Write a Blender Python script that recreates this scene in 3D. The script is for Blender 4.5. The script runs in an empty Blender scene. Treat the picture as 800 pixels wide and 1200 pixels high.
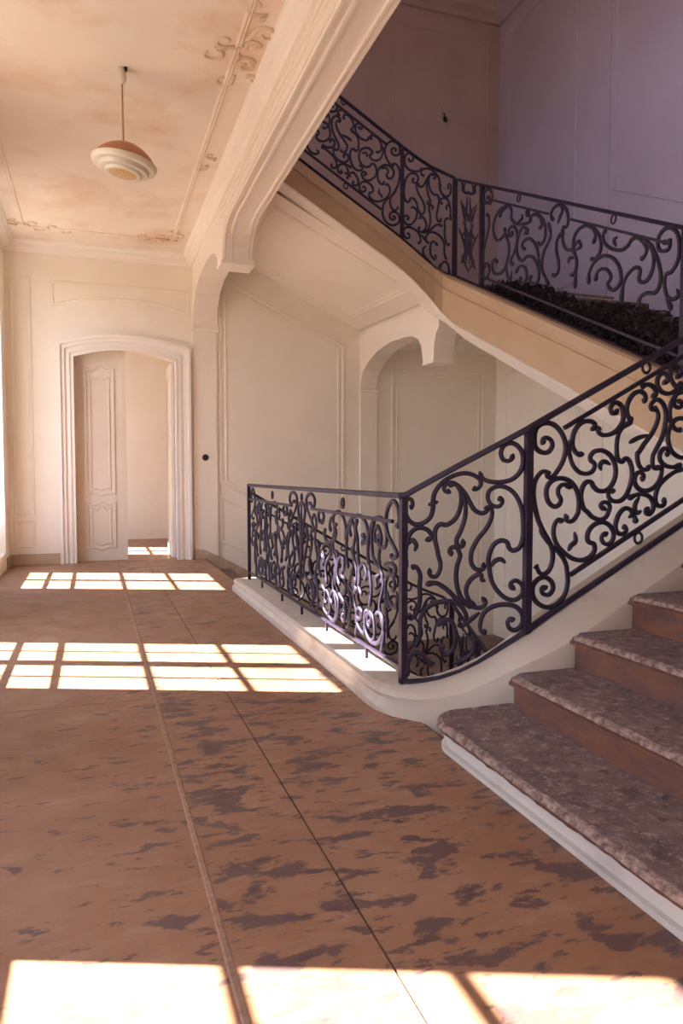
import bpy, math, random
from mathutils import Vector, noise
random.seed(7)
SC = bpy.context.scene
COL = SC.collection

# ------------------------------------------------------------------ camera, sky, sun, exposure
cam_data = bpy.data.cameras.new('camera')
cam = bpy.data.objects.new('camera', cam_data); COL.objects.link(cam)
cam.location = (0.0, 0.0, 1.25)
cam.rotation_euler = (math.radians(90 - 2.963), 0.0, math.radians(-18.84))
cam_data.sensor_fit = 'VERTICAL'; cam_data.sensor_height = 36.0; cam_data.sensor_width = 24.0
cam_data.lens = 25.5; cam_data.clip_start = 0.05; cam_data.clip_end = 200
SC.camera = cam

world = bpy.data.worlds.new('sky'); SC.world = world; world.use_nodes = True
wn = world.node_tree.nodes; wl = world.node_tree.links
bg = wn['Background']; bg.inputs[1].default_value = 10.0
tc = wn.new('ShaderNodeTexCoord'); sp = wn.new('ShaderNodeSeparateXYZ'); rp = wn.new('ShaderNodeValToRGB')
mr = wn.new('ShaderNodeMapRange'); mr.inputs[1].default_value = -1; mr.inputs[2].default_value = 1
wl.new(tc.outputs['Generated'], sp.inputs[0]); wl.new(sp.outputs[2], mr.inputs[0]); wl.new(mr.outputs[0], rp.inputs[0])
rp.color_ramp.elements[0].position = 0.49; rp.color_ramp.elements[0].color = (0.42, 0.33, 0.25, 1)
rp.color_ramp.elements[1].position = 0.51; rp.color_ramp.elements[1].color = (0.82, 0.86, 1.0, 1)
e_ = rp.color_ramp.elements.new(1.0); e_.color = (0.50, 0.64, 1.0, 1)
wl.new(rp.outputs[0], bg.inputs[0])

SUN_DIR = Vector((1.0, -0.39, -1.03))
sd = bpy.data.lights.new('sun', 'SUN'); sd.energy = 66.0; sd.angle = math.radians(0.5); sd.color = (1.0, 0.935, 0.86)
sun = bpy.data.objects.new('sun', sd); COL.objects.link(sun); sun.location = (-8, 6, 12)
sun.rotation_euler = SUN_DIR.to_track_quat('-Z', 'Y').to_euler()

SC.view_settings.view_transform = 'Standard'; SC.view_settings.look = 'None'
SC.view_settings.gamma = 1.0; SC.view_settings.use_curve_mapping = False
SC.view_settings.exposure = 0.22
SC.cycles.max_bounces = 16; SC.cycles.diffuse_bounces = 12; SC.cycles.transparent_max_bounces = 24
SC.cycles.sample_clamp_indirect = 20

# ------------------------------------------------------------------ key measures (metres)
XL, YB, XR, YN, YE = -1.10, 10.83, 6.45, 0.90, -2.60   # left wall, back wall, right wall, near stair wall, end of corridor
ZC, ZU, ZT = 4.40, 5.05, 8.90                          # corridor ceiling, upper floor, top ceiling
DZ = -ZU                                               # one storey down

# ------------------------------------------------------------------ materials
def lin(c): return tuple(((x / 255) / 12.92 if x / 255 <= 0.04045 else ((x / 255 + 0.055) / 1.055) ** 2.4) for x in c)
class Nt:
    def __init__(s, name, rough=0.7):
        s.m = bpy.data.materials.new(name); s.m.use_nodes = True
        s.n = s.m.node_tree.nodes; s.l = s.m.node_tree.links
        s.b = s.n['Principled BSDF']; s.b.inputs['Roughness'].default_value = rough
        g = s.n.new('ShaderNodeNewGeometry'); s.pos = g.outputs['Position']
    def add(s, t, **kw):
        nd = s.n.new(t)
        for k, v in kw.items(): setattr(nd, k, v)
        return nd
    def noise(s, scale, detail=6, rough=0.6, vec=None, stretch=None, rot=(0, 0, 0), off=(0, 0, 0), dist=0):
        v = vec or s.pos
        mp = s.add('ShaderNodeMapping'); s.l.new(v, mp.inputs[0])
        mp.inputs['Scale'].default_value = stretch or (1, 1, 1); mp.inputs['Rotation'].default_value = rot; mp.inputs['Location'].default_value = off
        nz = s.add('ShaderNodeTexNoise'); s.l.new(mp.outputs[0], nz.inputs[0])
        nz.inputs['Scale'].default_value = scale; nz.inputs['Detail'].default_value = detail; nz.inputs['Roughness'].default_value = rough
        nz.inputs['Distortion'].default_value = dist
        return nz.outputs[0]
    def ramp(s, fac, a, b, lo=0.0, hi=1.0):
        r = s.add('ShaderNodeValToRGB'); s.l.new(fac, r.inputs[0])
        r.color_ramp.elements[0].position = a; r.color_ramp.elements[1].position = b
        r.color_ramp.elements[0].color = (lo, lo, lo, 1); r.color_ramp.elements[1].color = (hi, hi, hi, 1)
        return r.outputs[0]
    def mix(s, fac, a, b):
        x = s.add('ShaderNodeMix', data_type='RGBA')
        if isinstance(fac, (int, float)): x.inputs[0].default_value = fac
        else: s.l.new(fac, x.inputs[0])
        for i, c in ((6, a), (7, b)):
            if isinstance(c, tuple): x.inputs[i].default_value = (*c[:3], 1)
            else: s.l.new(c, x.inputs[i])
        return x.outputs[2]
    def math(s, op, a, b):
        x = s.add('ShaderNodeMath', operation=op)
        for i, c in ((0, a), (1, b)):
            if isinstance(c, (int, float)): x.inputs[i].default_value = c
            else: s.l.new(c, x.inputs[i])
        return x.outputs[0]
    def axis(s, i):
        x = s.add('ShaderNodeSeparateXYZ'); s.l.new(s.pos, x.inputs[0]); return x.outputs[i]
    def out(s, col, bump=None, bs=0.2, bd=0.01, rough=None):
        if isinstance(col, tuple): s.b.inputs['Base Color'].default_value = (*col[:3], 1)
        else: s.l.new(col, s.b.inputs['Base Color'])
        if bump is not None:
            bp = s.add('ShaderNodeBump'); bp.inputs['Strength'].default_value = bs; bp.inputs['Distance'].default_value = bd
            s.l.new(bump, bp.inputs['Height']); s.l.new(bp.outputs[0], s.b.inputs['Normal'])
        if rough is not None: s.l.new(rough, s.b.inputs['Roughness'])
        return s.m

def plaster(name, c1, c2, stain=None, amount=0.6, sscale=0.7, rough=0.85):
    t = Nt(name, rough)
    col = t.mix(t.ramp(t.noise(1.1, 5), 0.35, 0.7), c1, c2)
    if stain:
        col = t.mix(t.ramp(t.noise(sscale, 8, 0.65, off=(3.1, 1.7, 0)), 0.52, 0.72, 0, amount), col, stain)
        col = t.mix(t.ramp(t.noise(5, 8, 0.7), 0.66, 0.74, 0, 0.5), col, stain)
    fine = t.noise(60, 4, 0.7)
    return t.out(col, fine, 0.08, 0.003)

M = {}
M['wall'] = plaster('cream_plaster', (0.83, 0.79, 0.71), (0.79, 0.745, 0.655), (0.70, 0.63, 0.54), 0.35)
M['wall_up'] = plaster('shaded_upper_plaster', (0.46, 0.345, 0.33), (0.41, 0.30, 0.285), (0.34, 0.235, 0.22), 0.4)  # dimmer light on the upper walls put into the plaster colour
M['wall_purple_cast'] = plaster('purple_cast_plaster', (0.48, 0.42, 0.54), (0.44, 0.38, 0.49), (0.38, 0.31, 0.40), 0.4)  # purple cast of the light painted into the right wall's plaster
M['trim'] = plaster('painted_trim', (0.83, 0.80, 0.75), (0.79, 0.755, 0.69))
M['ceil'] = plaster('stained_ceiling', (0.80, 0.73, 0.645), (0.77, 0.68, 0.58), (0.62, 0.41, 0.26), 0.7, 0.9)
M['orn'] = plaster('plaster_ornament', (0.72, 0.60, 0.47), (0.60, 0.45, 0.32))
M['string'] = plaster('limestone_string', (0.52, 0.385, 0.255), (0.46, 0.33, 0.21))
M['soffit'] = plaster('soffit_plaster', (0.82, 0.77, 0.70), (0.78, 0.72, 0.64))
M['kerb'] = plaster('kerb_stone', (0.52, 0.47, 0.40), (0.43, 0.375, 0.305), (0.31, 0.235, 0.18), 0.65, 2.5, 0.6)
M['base'] = plaster('worn_baseboard', (0.52, 0.40, 0.28), (0.42, 0.30, 0.20), (0.72, 0.62, 0.5), 0.8, 4)
M['door'] = plaster('door_paint', (0.70, 0.63, 0.54), (0.64, 0.57, 0.475))
M['plinth'] = plaster('grey_white_plinth', (0.60, 0.56, 0.50), (0.52, 0.48, 0.43), (0.38, 0.32, 0.28), 0.5, 3)

def iron():
    t = Nt('wrought_iron', 0.5)
    col = t.mix(t.ramp(t.noise(14, 4), 0.4, 0.7), (0.018, 0.012, 0.030), (0.032, 0.021, 0.046))
    t.b.inputs['Specular IOR Level'].default_value = 0.35
    return t.out(col, t.noise(90, 3), 0.3, 0.002)
M['iron'] = iron()

def floor_mat():
    t = Nt('worn_brown_floor', 0.5)
    col = t.mix(t.ramp(t.noise(1.6, 6), 0.35, 0.68), (0.235, 0.112, 0.058), (0.295, 0.158, 0.094))
    col = t.mix(t.ramp(t.noise(9, 8, 0.7, stretch=(0.5, 1.2, 1)), 0.52, 0.75, 0, 0.5), col, (0.40, 0.25, 0.17))
    x = t.axis(0)
    # purple-black scuffs: long smears, thicker in the right half of the corridor
    dens = t.add('ShaderNodeMapRange'); t.l.new(x, dens.inputs[0])
    dens.inputs[1].default_value = -0.3; dens.inputs[2].default_value = 0.6; dens.inputs[3].default_value = -0.065; dens.inputs[4].default_value = 0.02
    y = t.axis(1)
    far = t.add('ShaderNodeMapRange'); t.l.new(y, far.inputs[0])
    far.inputs[1].default_value = 3.9; far.inputs[2].default_value = 5.5; far.inputs[3].default_value = 0.0; far.inputs[4].default_value = -0.05
    band = t.add('ShaderNodeValToRGB'); t.l.new(t.math('ADD', t.math('MULTIPLY', t.math('SUBTRACT', x, 0.27), 2.0), t.math('MULTIPLY', t.math('SUBTRACT', t.noise(2.2, 4), 0.5), 0.5)), band.inputs[0])
    cr_ = band.color_ramp; cr_.elements[0].position = 0.08; cr_.elements[0].color = (0, 0, 0, 1); cr_.elements[1].position = 0.14; cr_.elements[1].color = (1, 1, 1, 1)
    q_ = cr_.elements.new(0.34); q_.color = (1, 1, 1, 1); q_ = cr_.elements.new(0.62); q_.color = (0, 0, 0, 1)
    dens = t.math('ADD', t.math('ADD', dens.outputs[0], far.outputs[0]), t.math('MULTIPLY', band.outputs[0], 0.06))
    s1 = t.math('ADD', t.noise(6.2, 10, 0.62, stretch=(0.75, 1.5, 1), rot=(0, 0, 0.42), dist=0.3), dens)
    m1 = t.ramp(s1, 0.56, 0.60, 0, 0.88)
    s2 = t.math('ADD', t.noise(13, 8, 0.65, stretch=(0.5, 1.5, 1), rot=(0, 0, 0.2), off=(4, 2, 0)), t.math('MULTIPLY', dens, 0.35))
    m2 = t.ramp(s2, 0.58, 0.61, 0, 0.85)
    col = t.mix(m1, col, (0.090, 0.054, 0.055)); col = t.mix(m2, col, (0.085, 0.046, 0.046))
    fine = t.noise(45, 6, 0.7)
    col = t.mix(t.ramp(fine, 0.66, 0.74, 0, 0.4), col, (0.6, 0.45, 0.33))
    return t.out(col, fine, 0.2, 0.004, t.ramp(t.noise(5, 5), 0.3, 0.7, 0.38, 0.62))
M['floor'] = floor_mat()
def simple(name, c1, c2, sc=8, rough=0.7, metal=0.0, stretch=None, bs=0.3, bd=0.004):
    t = Nt(name, rough); t.b.inputs['Metallic'].default_value = metal
    nz = t.noise(sc, 7, 0.65, stretch=stretch)
    return t.out(t.mix(t.ramp(nz, 0.35, 0.68), c1, c2), nz, bs, bd)
M['seam'] = simple('sandy_seam_strip', (0.33, 0.20, 0.13), (0.20, 0.11, 0.07), 30)
M['under'] = simple('dark_screed', (0.05, 0.03, 0.025), (0.08, 0.05, 0.04))
def tread_mat():
    t = Nt('worn_stone_tread', 0.8)
    col = t.mix(t.ramp(t.noise(3, 6), 0.35, 0.65), (0.128, 0.082, 0.082), (0.20, 0.138, 0.124))
    col = t.mix(t.ramp(t.noise(13, 10, 0.8), 0.50, 0.60, 0, 0.8), col, (0.075, 0.042, 0.05))
    col = t.mix(t.ramp(t.noise(20, 10, 0.85, off=(1, 5, 2)), 0.52, 0.60, 0, 0.8), col, (0.40, 0.305, 0.255))
    return t.out(col, t.noise(50, 8, 0.75), 0.7, 0.012)
M['tread'] = tread_mat()
M['nose'] = simple('flaking_nosing', (0.095, 0.05, 0.045), (0.40, 0.30, 0.245), 34, 0.85, 0, None, 0.8, 0.012)
M['riser'] = simple('brown_riser', (0.185, 0.072, 0.034), (0.085, 0.045, 0.047), 6, 0.65, 0, (1, 1, 3))
M['shade'] = simple('rusty_lamp_enamel', (0.42, 0.17, 0.075), (0.50, 0.24, 0.12), 12, 0.5)
M['opal'] = simple('opal_lamp_ring', (0.60, 0.56, 0.46), (0.68, 0.63, 0.53), 6, 0.35)
M['amber'] = simple('amber_lamp_glass', (0.55, 0.38, 0.17), (0.42, 0.27, 0.11), 9, 0.3)
M['rod'] = simple('brown_lamp_rod', (0.36, 0.20, 0.10), (0.45, 0.27, 0.14), 20, 0.5)
M['black'] = simple('black_bakelite', (0.012, 0.010, 0.012), (0.02, 0.016, 0.018), 20, 0.4)
M['leaf'] = simple('dry_dark_leaves', (0.012, 0.007, 0.012), (0.030, 0.017, 0.024), 9, 0.85)
M['frame'] = simple('white_window_frame', (0.70, 0.66, 0.60), (0.62, 0.58, 0.52), 8, 0.5)
def glass_mat():
    m = bpy.data.materials.new('window_glass'); m.use_nodes = True; n = m.node_tree.nodes; l = m.node_tree.links
    n.remove(n['Principled BSDF'])
    tr = n.new('ShaderNodeBsdfTransparent'); gl = n.new('ShaderNodeBsdfGlossy'); gl.inputs['Roughness'].default_value = 0.02
    mx = n.new('ShaderNodeMixShader'); mx.inputs[0].default_value = 0.06
    l.new(tr.outputs[0], mx.inputs[1]); l.new(gl.outputs[0], mx.inputs[2]); l.new(mx.outputs[0], n['Material Output'].inputs[0])
    return m
M['glass'] = glass_mat()

# ------------------------------------------------------------------ mesh helpers
class MB:
    def __init__(s): s.v = []; s.f = []
    def box(s, x0, x1, y0, y1, z0, z1):
        b = len(s.v)
        s.v += [(x, y, z) for z in (z0, z1) for y in (y0, y1) for x in (x0, x1)]
        s.f += [tuple(b + i for i in q) for q in ((0, 2, 3, 1), (4, 5, 7, 6), (0, 1, 5, 4), (2, 6, 7, 3), (0, 4, 6, 2), (1, 3, 7, 5))]
        return s
    def prism(s, poly, ax, a, b):
        """polygon in the two other axes (cyclic order) extruded along axis ax from a to b"""
        k = len(s.v); n = len(poly)
        for t in (a, b):
            for p, q in poly:
                s.v.append({0: (t, p, q), 1: (p, t, q), 2: (p, q, t)}[ax])
        s.f.append(tuple(range(k, k + n))); s.f.append(tuple(range(k + 2 * n - 1, k + n - 1, -1)))
        for i in range(n):
            j = (i + 1) % n; s.f.append((k + i, k + j, k + n + j, k + n + i))
        return s
    def rings(s, rings, closed=True, cap=True):
        k = len(s.v); n = len(rings[0])
        for r in rings: s.v += [tuple(p) for p in r]
        for a in range(len(rings) - 1):
            for i in range(n if closed else n - 1):
                j = (i + 1) % n
                s.f.append((k + a * n + i, k + a * n + j, k + (a + 1) * n + j, k + (a + 1) * n + i))
        if cap and closed:
            s.f.append(tuple(range(k + n - 1, k - 1, -1))); s.f.append(tuple(range(k + (len(rings) - 1) * n, k + len(rings) * n)))
        return s
    def tube(s, pts, rad, n=6, N=None, flat=1.0):
        pts = [Vector(p) for p in pts]; R = []
        for i, p in enumerate(pts):
            t = (pts[min(i + 1, len(pts) - 1)] - pts[max(i - 1, 0)]).normalized()
            nn = Vector(N) if N is not None else (Vector((0, 0, 1)) if abs(t.z) < 0.9 else Vector((1, 0, 0)))
            sd_ = t.cross(nn).normalized(); nn = sd_.cross(t).normalized()
            r = rad[i] if isinstance(rad, (list, tuple)) else rad
            R.append([p + sd_ * (r * math.cos(a)) + nn * (r * flat * math.sin(a)) for a in [2 * math.pi * (q + 0.5) / n for q in range(n)]])
        return s.rings(R)
    def sweep(s, pts, sec, N, close_sec=True):
        """section (side, out) carried along a polyline lying in a plane of normal N, mitred"""
        pts = [Vector(p) for p in pts]; N = Vector(N).normalized(); R = []; L = len(pts)
        loop = (pts[0] - pts[-1]).length < 1e-6
        for i, p in enumerate(pts):
            a = pts[i] - pts[i - 1] if i > 0 else (pts[-1] - pts[-2] if loop else pts[1] - pts[0])
            b = pts[i + 1] - pts[i] if i < L - 1 else (pts[1] - pts[0] if loop else pts[-1] - pts[-2])
            a.normalize(); b.normalize(); t = (a + b).normalized()
            c = max(0.35, t.dot(a)); S = t.cross(N).normalized() / c
            R.append([p + S * u + N * w for u, w in sec])
        return s.rings(R, close_sec)
    def lathe(s, prof, n=40, c=(0, 0, 0)):
        R = [[(c[0] + r * math.cos(2 * math.pi * i / n), c[1] + r * math.sin(2 * math.pi * i / n), c[2] + z) for i in range(n)] for r, z in prof]
        return s.rings(R, True, True)
    def build(s, name, mat, parent=None, smooth=False, loc=None):
        me = bpy.data.meshes.new(name); me.from_pydata(s.v, [], s.f); me.update()
        import bmesh
        bm = bmesh.new(); bm.from_mesh(me); bmesh.ops.recalc_face_normals(bm, faces=bm.faces[:]); bm.to_mesh(me); bm.free()
        me.materials.append(M[mat] if isinstance(mat, str) else mat)
        if smooth:
            for p in me.polygons: p.use_smooth = True
        o = bpy.data.objects.new(name, me); COL.objects.link(o)
        if parent: o.parent = parent
        return o
def tag(o, label, cat=None, group=None, kind=None):
    o['label'] = label
    if cat: o['category'] = cat
    if group: o['group'] = group
    if kind: o['kind'] = kind
    return o
def struct(o, label=None):
    o['kind'] = 'structure'
    if label: o['label'] = label
    return o
def thing(name, label, cat, group=None):
    o = bpy.data.objects.new(name, None); COL.objects.link(o); o.empty_display_size = 0.1
    return tag(o, label, cat, group)
def place(o, loc):
    """put an empty thing at its base while its parts keep the world coordinates of their meshes"""
    o.location = loc
    for c in o.children: c.location = tuple(-v for v in loc)
    return o
def dup(o, dz, label, parent=None):
    c = o.copy(); COL.objects.link(c)
    if parent is None:
        c.location.z += dz; c['label'] = label
    else: c.parent = parent
    for ch in list(o.children): dup(ch, 0, None, c)
    return c
def cr(pts, sub=4):
    P = [Vector(p) for p in pts]; out = []
    for i in range(len(P) - 1):
        a, b, c, d = P[max(i - 1, 0)], P[i], P[i + 1], P[min(i + 2, len(P) - 1)]
        for k in range(sub):
            t = k / sub
            out.append(0.5 * (2 * b + (c - a) * t + (2 * a - 5 * b + 4 * c - d) * t * t + (3 * b - a - 3 * c + d) * t ** 3))
    out.append(P[-1]); return out
def scroll(pts2, fn, N, r, parent, name='scroll'):
    """one forged bar: planar polyline through fn(u, v) -> world, thin at the ends and a bead on each tip"""
    q = cr([Vector((*p, 0)) for p in pts2], 4)
    w = [Vector(fn(p.x, p.y)) for p in q]; n = len(w)
    rad = []
    leaf = len(pts2) < 6
    for i in range(n):
        k = min(i, n - 1 - i); sw = r * (1 + 0.22 * math.sin(math.pi * i / (n - 1)))
        if leaf: rad.append(sw * (0.45, 0.7, 0.9, 1.0)[min(k, 3)])
        else: rad.append(r * (0.55, 1.45, 1.5, 1.25)[k] if k < 4 else sw)
    return MB().tube(w, rad, 6, N, 0.8).build(name, 'iron', parent, True)
def bar(p, q, w, parent, name, d=None):
    """square bar between two points"""
    p, q = Vector(p), Vector(q); t = (q - p).normalized()
    n = Vector((0, 0, 1)) if abs(t.z) < 0.9 else Vector((0, 1, 0))
    s_ = t.cross(n).normalized(); n = s_.cross(t); d = d or w
    R = [[e + s_ * (a * w / 2) + n * (b * d / 2) for a, b in ((-1, -1), (1, -1), (1, 1), (-1, 1))] for e in (p, q)]
    return MB().rings(R).build(name, 'iron', parent)
RAILSEC = [(-0.024, -0.008), (-0.020, 0.010), (-0.008, 0.017), (0.008, 0.017), (0.020, 0.010), (0.024, -0.008), (0.012, -0.014), (-0.012, -0.014)]
def handrail(pts, parent, name='handrail', k=1.0):
    pts = [Vector(p) for p in pts]; R = []
    for i, p in enumerate(pts):
        t = (pts[min(i + 1, len(pts) - 1)] - pts[max(i - 1, 0)]).normalized()
        s_ = t.cross(Vector((0, 0, 1))).normalized(); n = s_.cross(t)
        R.append([p + s_ * (u * k) + n * (w * k) for u, w in RAILSEC])
    return MB().rings(R).build(name, 'iron', parent)
def ring(c, N, r, parent, rr=0.008):
    N = Vector(N); a = Vector((0, 0, 1)); b = N.cross(a).normalized(); m = MB(); R = []
    for i in range(13):
        t = 2 * math.pi * i / 12; d = a * math.cos(t) * 1.15 + b * math.sin(t)
        R.append([Vector(c) + d * (r + rr * math.cos(f)) + N * (rr * math.sin(f)) for f in [2 * math.pi * j / 6 for j in range(6)]])
    return m.rings(R, True, False).build('ring', 'iron', parent, True)
MOLD = [(-0.022, -0.004), (-0.020, 0.010), (-0.008, 0.016), (0.004, 0.010), (0.012, 0.014), (0.022, 0.006), (0.022, -0.004)]
def molding(pts, N, parent, k=1.0, mat='wall', name='panel_molding', sec=None):
    return MB().sweep(pts, [(u * k, w * k) for u, w in (sec or MOLD)], N).build(name, mat, parent)

# ------------------------------------------------------------------ forged scroll patterns, in metres along and up each railing
P_STROKES=[[(0.545,1.35),(0.556,1.336),(0.536,1.319),(0.507,1.327),(0.496,1.362),(0.513,1.399),(0.553,1.41),(0.593,1.38),(0.608,1.329),(0.596,1.269),(0.556,1.227),(0.501,1.211),(0.446,1.213),(0.41,1.227),(0.395,1.249),(0.402,1.26)],[(0.355,1.183),(0.375,1.174),(0.395,1.194),(0.391,1.224),(0.354,1.249),(0.308,1.256),(0.257,1.243),(0.206,1.213),(0.169,1.17),(0.154,1.128),(0.153,1.076),(0.14,1.028),(0.104,0.996),(0.061,0.988),(0.026,1.011),(0.009,1.051),(0.007,1.094),(0.022,1.122),(0.043,1.113),(0.045,1.084),(0.03,1.075)],[(0.127,1.091),(0.152,1.099),(0.18,1.109)],[(0.242,1.168),(0.223,1.158),(0.208,1.177),(0.223,1.202),(0.26,1.205),(0.288,1.174),(0.298,1.128),(0.291,1.072),(0.268,1.02),(0.226,0.988),(0.191,0.991),(0.168,0.967),(0.163,0.919),(0.177,0.852),(0.181,0.828),(0.192,0.79),(0.192,0.757),(0.174,0.718),(0.145,0.717),(0.134,0.739),(0.148,0.749)],[(0.229,1.192),(0.271,1.199),(0.313,1.157),(0.337,1.115),(0.365,1.068),(0.402,1.049),(0.431,1.065),(0.422,1.087)],[(0.304,1.152),(0.32,1.091),(0.317,1.025),(0.297,0.959),(0.275,0.911),(0.283,0.878),(0.306,0.878),(0.313,0.897),(0.297,0.902)],[(0.26,0.835),(0.239,0.844),(0.248,0.868),(0.276,0.868),(0.293,0.835),(0.293,0.82),(0.277,0.763),(0.275,0.696),(0.287,0.639),(0.309,0.597),(0.351,0.565),(0.398,0.557),(0.425,0.577),(0.423,0.6),(0.405,0.597)],[(0.431,1.087),(0.452,1.073),(0.453,1.031),(0.426,0.97),(0.385,0.917),(0.358,0.865),(0.351,0.84),(0.351,0.793),(0.373,0.76),(0.405,0.756),(0.419,0.774),(0.403,0.783)],[(0.482,1.129),(0.507,1.116),(0.492,1.087),(0.457,1.09),(0.434,1.12),(0.438,1.162),(0.474,1.187),(0.52,1.185),(0.565,1.153),(0.598,1.093),(0.61,1.028),(0.612,0.935),(0.596,0.878),(0.564,0.859),(0.542,0.873),(0.532,0.901),(0.5,0.91),(0.468,0.89),(0.446,0.848),(0.438,0.8),(0.442,0.776),(0.456,0.701),(0.489,0.645),(0.535,0.608),(0.581,0.605),(0.613,0.639),(0.609,0.681),(0.58,0.704),(0.553,0.689),(0.555,0.665),(0.576,0.671)],[(0.451,0.771),(0.469,0.8),(0.501,0.813),(0.526,0.792)],[(0.436,0.429),(0.403,0.438),(0.403,0.49),(0.426,0.539),(0.472,0.568),(0.527,0.578),(0.582,0.567),(0.614,0.526),(0.612,0.478),(0.583,0.447),(0.551,0.453),(0.539,0.485),(0.555,0.505),(0.572,0.491)],[(0.419,0.711),(0.407,0.701),(0.403,0.728),(0.382,0.729),(0.345,0.698),(0.326,0.65),(0.34,0.598),(0.374,0.561)],[(0.115,0.671),(0.172,0.68),(0.229,0.647),(0.276,0.601),(0.323,0.574),(0.36,0.56)],[(0.06,0.334),(0.088,0.393),(0.088,0.451),(0.093,0.499),(0.126,0.549),(0.182,0.579),(0.248,0.586),(0.295,0.568),(0.324,0.526),(0.329,0.488),(0.31,0.458),(0.287,0.472)],[(0.01,0.748),(0.012,0.815),(0.012,0.859),(0.033,0.936),(0.076,0.97),(0.123,0.961),(0.147,0.928),(0.133,0.907),(0.116,0.918)],[(0.024,0.879),(0.046,0.906),(0.067,0.879),(0.057,0.846)],[(0.31,0.458),(0.352,0.493),(0.398,0.533)],[(0.022,0.176),(0.027,0.254),(0.051,0.304),(0.089,0.306),(0.127,0.273),(0.151,0.235)],[(0.174,0.454),(0.221,0.489),(0.258,0.471),(0.273,0.409),(0.264,0.342),(0.222,0.301),(0.198,0.329),(0.217,0.354)],[(0.039,0.758),(0.067,0.763),(0.088,0.721),(0.085,0.663),(0.087,0.586),(0.069,0.518),(0.04,0.488),(0.026,0.517)],[(0.324,0.421),(0.362,0.384),(0.363,0.326),(0.326,0.286),(0.26,0.255)]]
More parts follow.
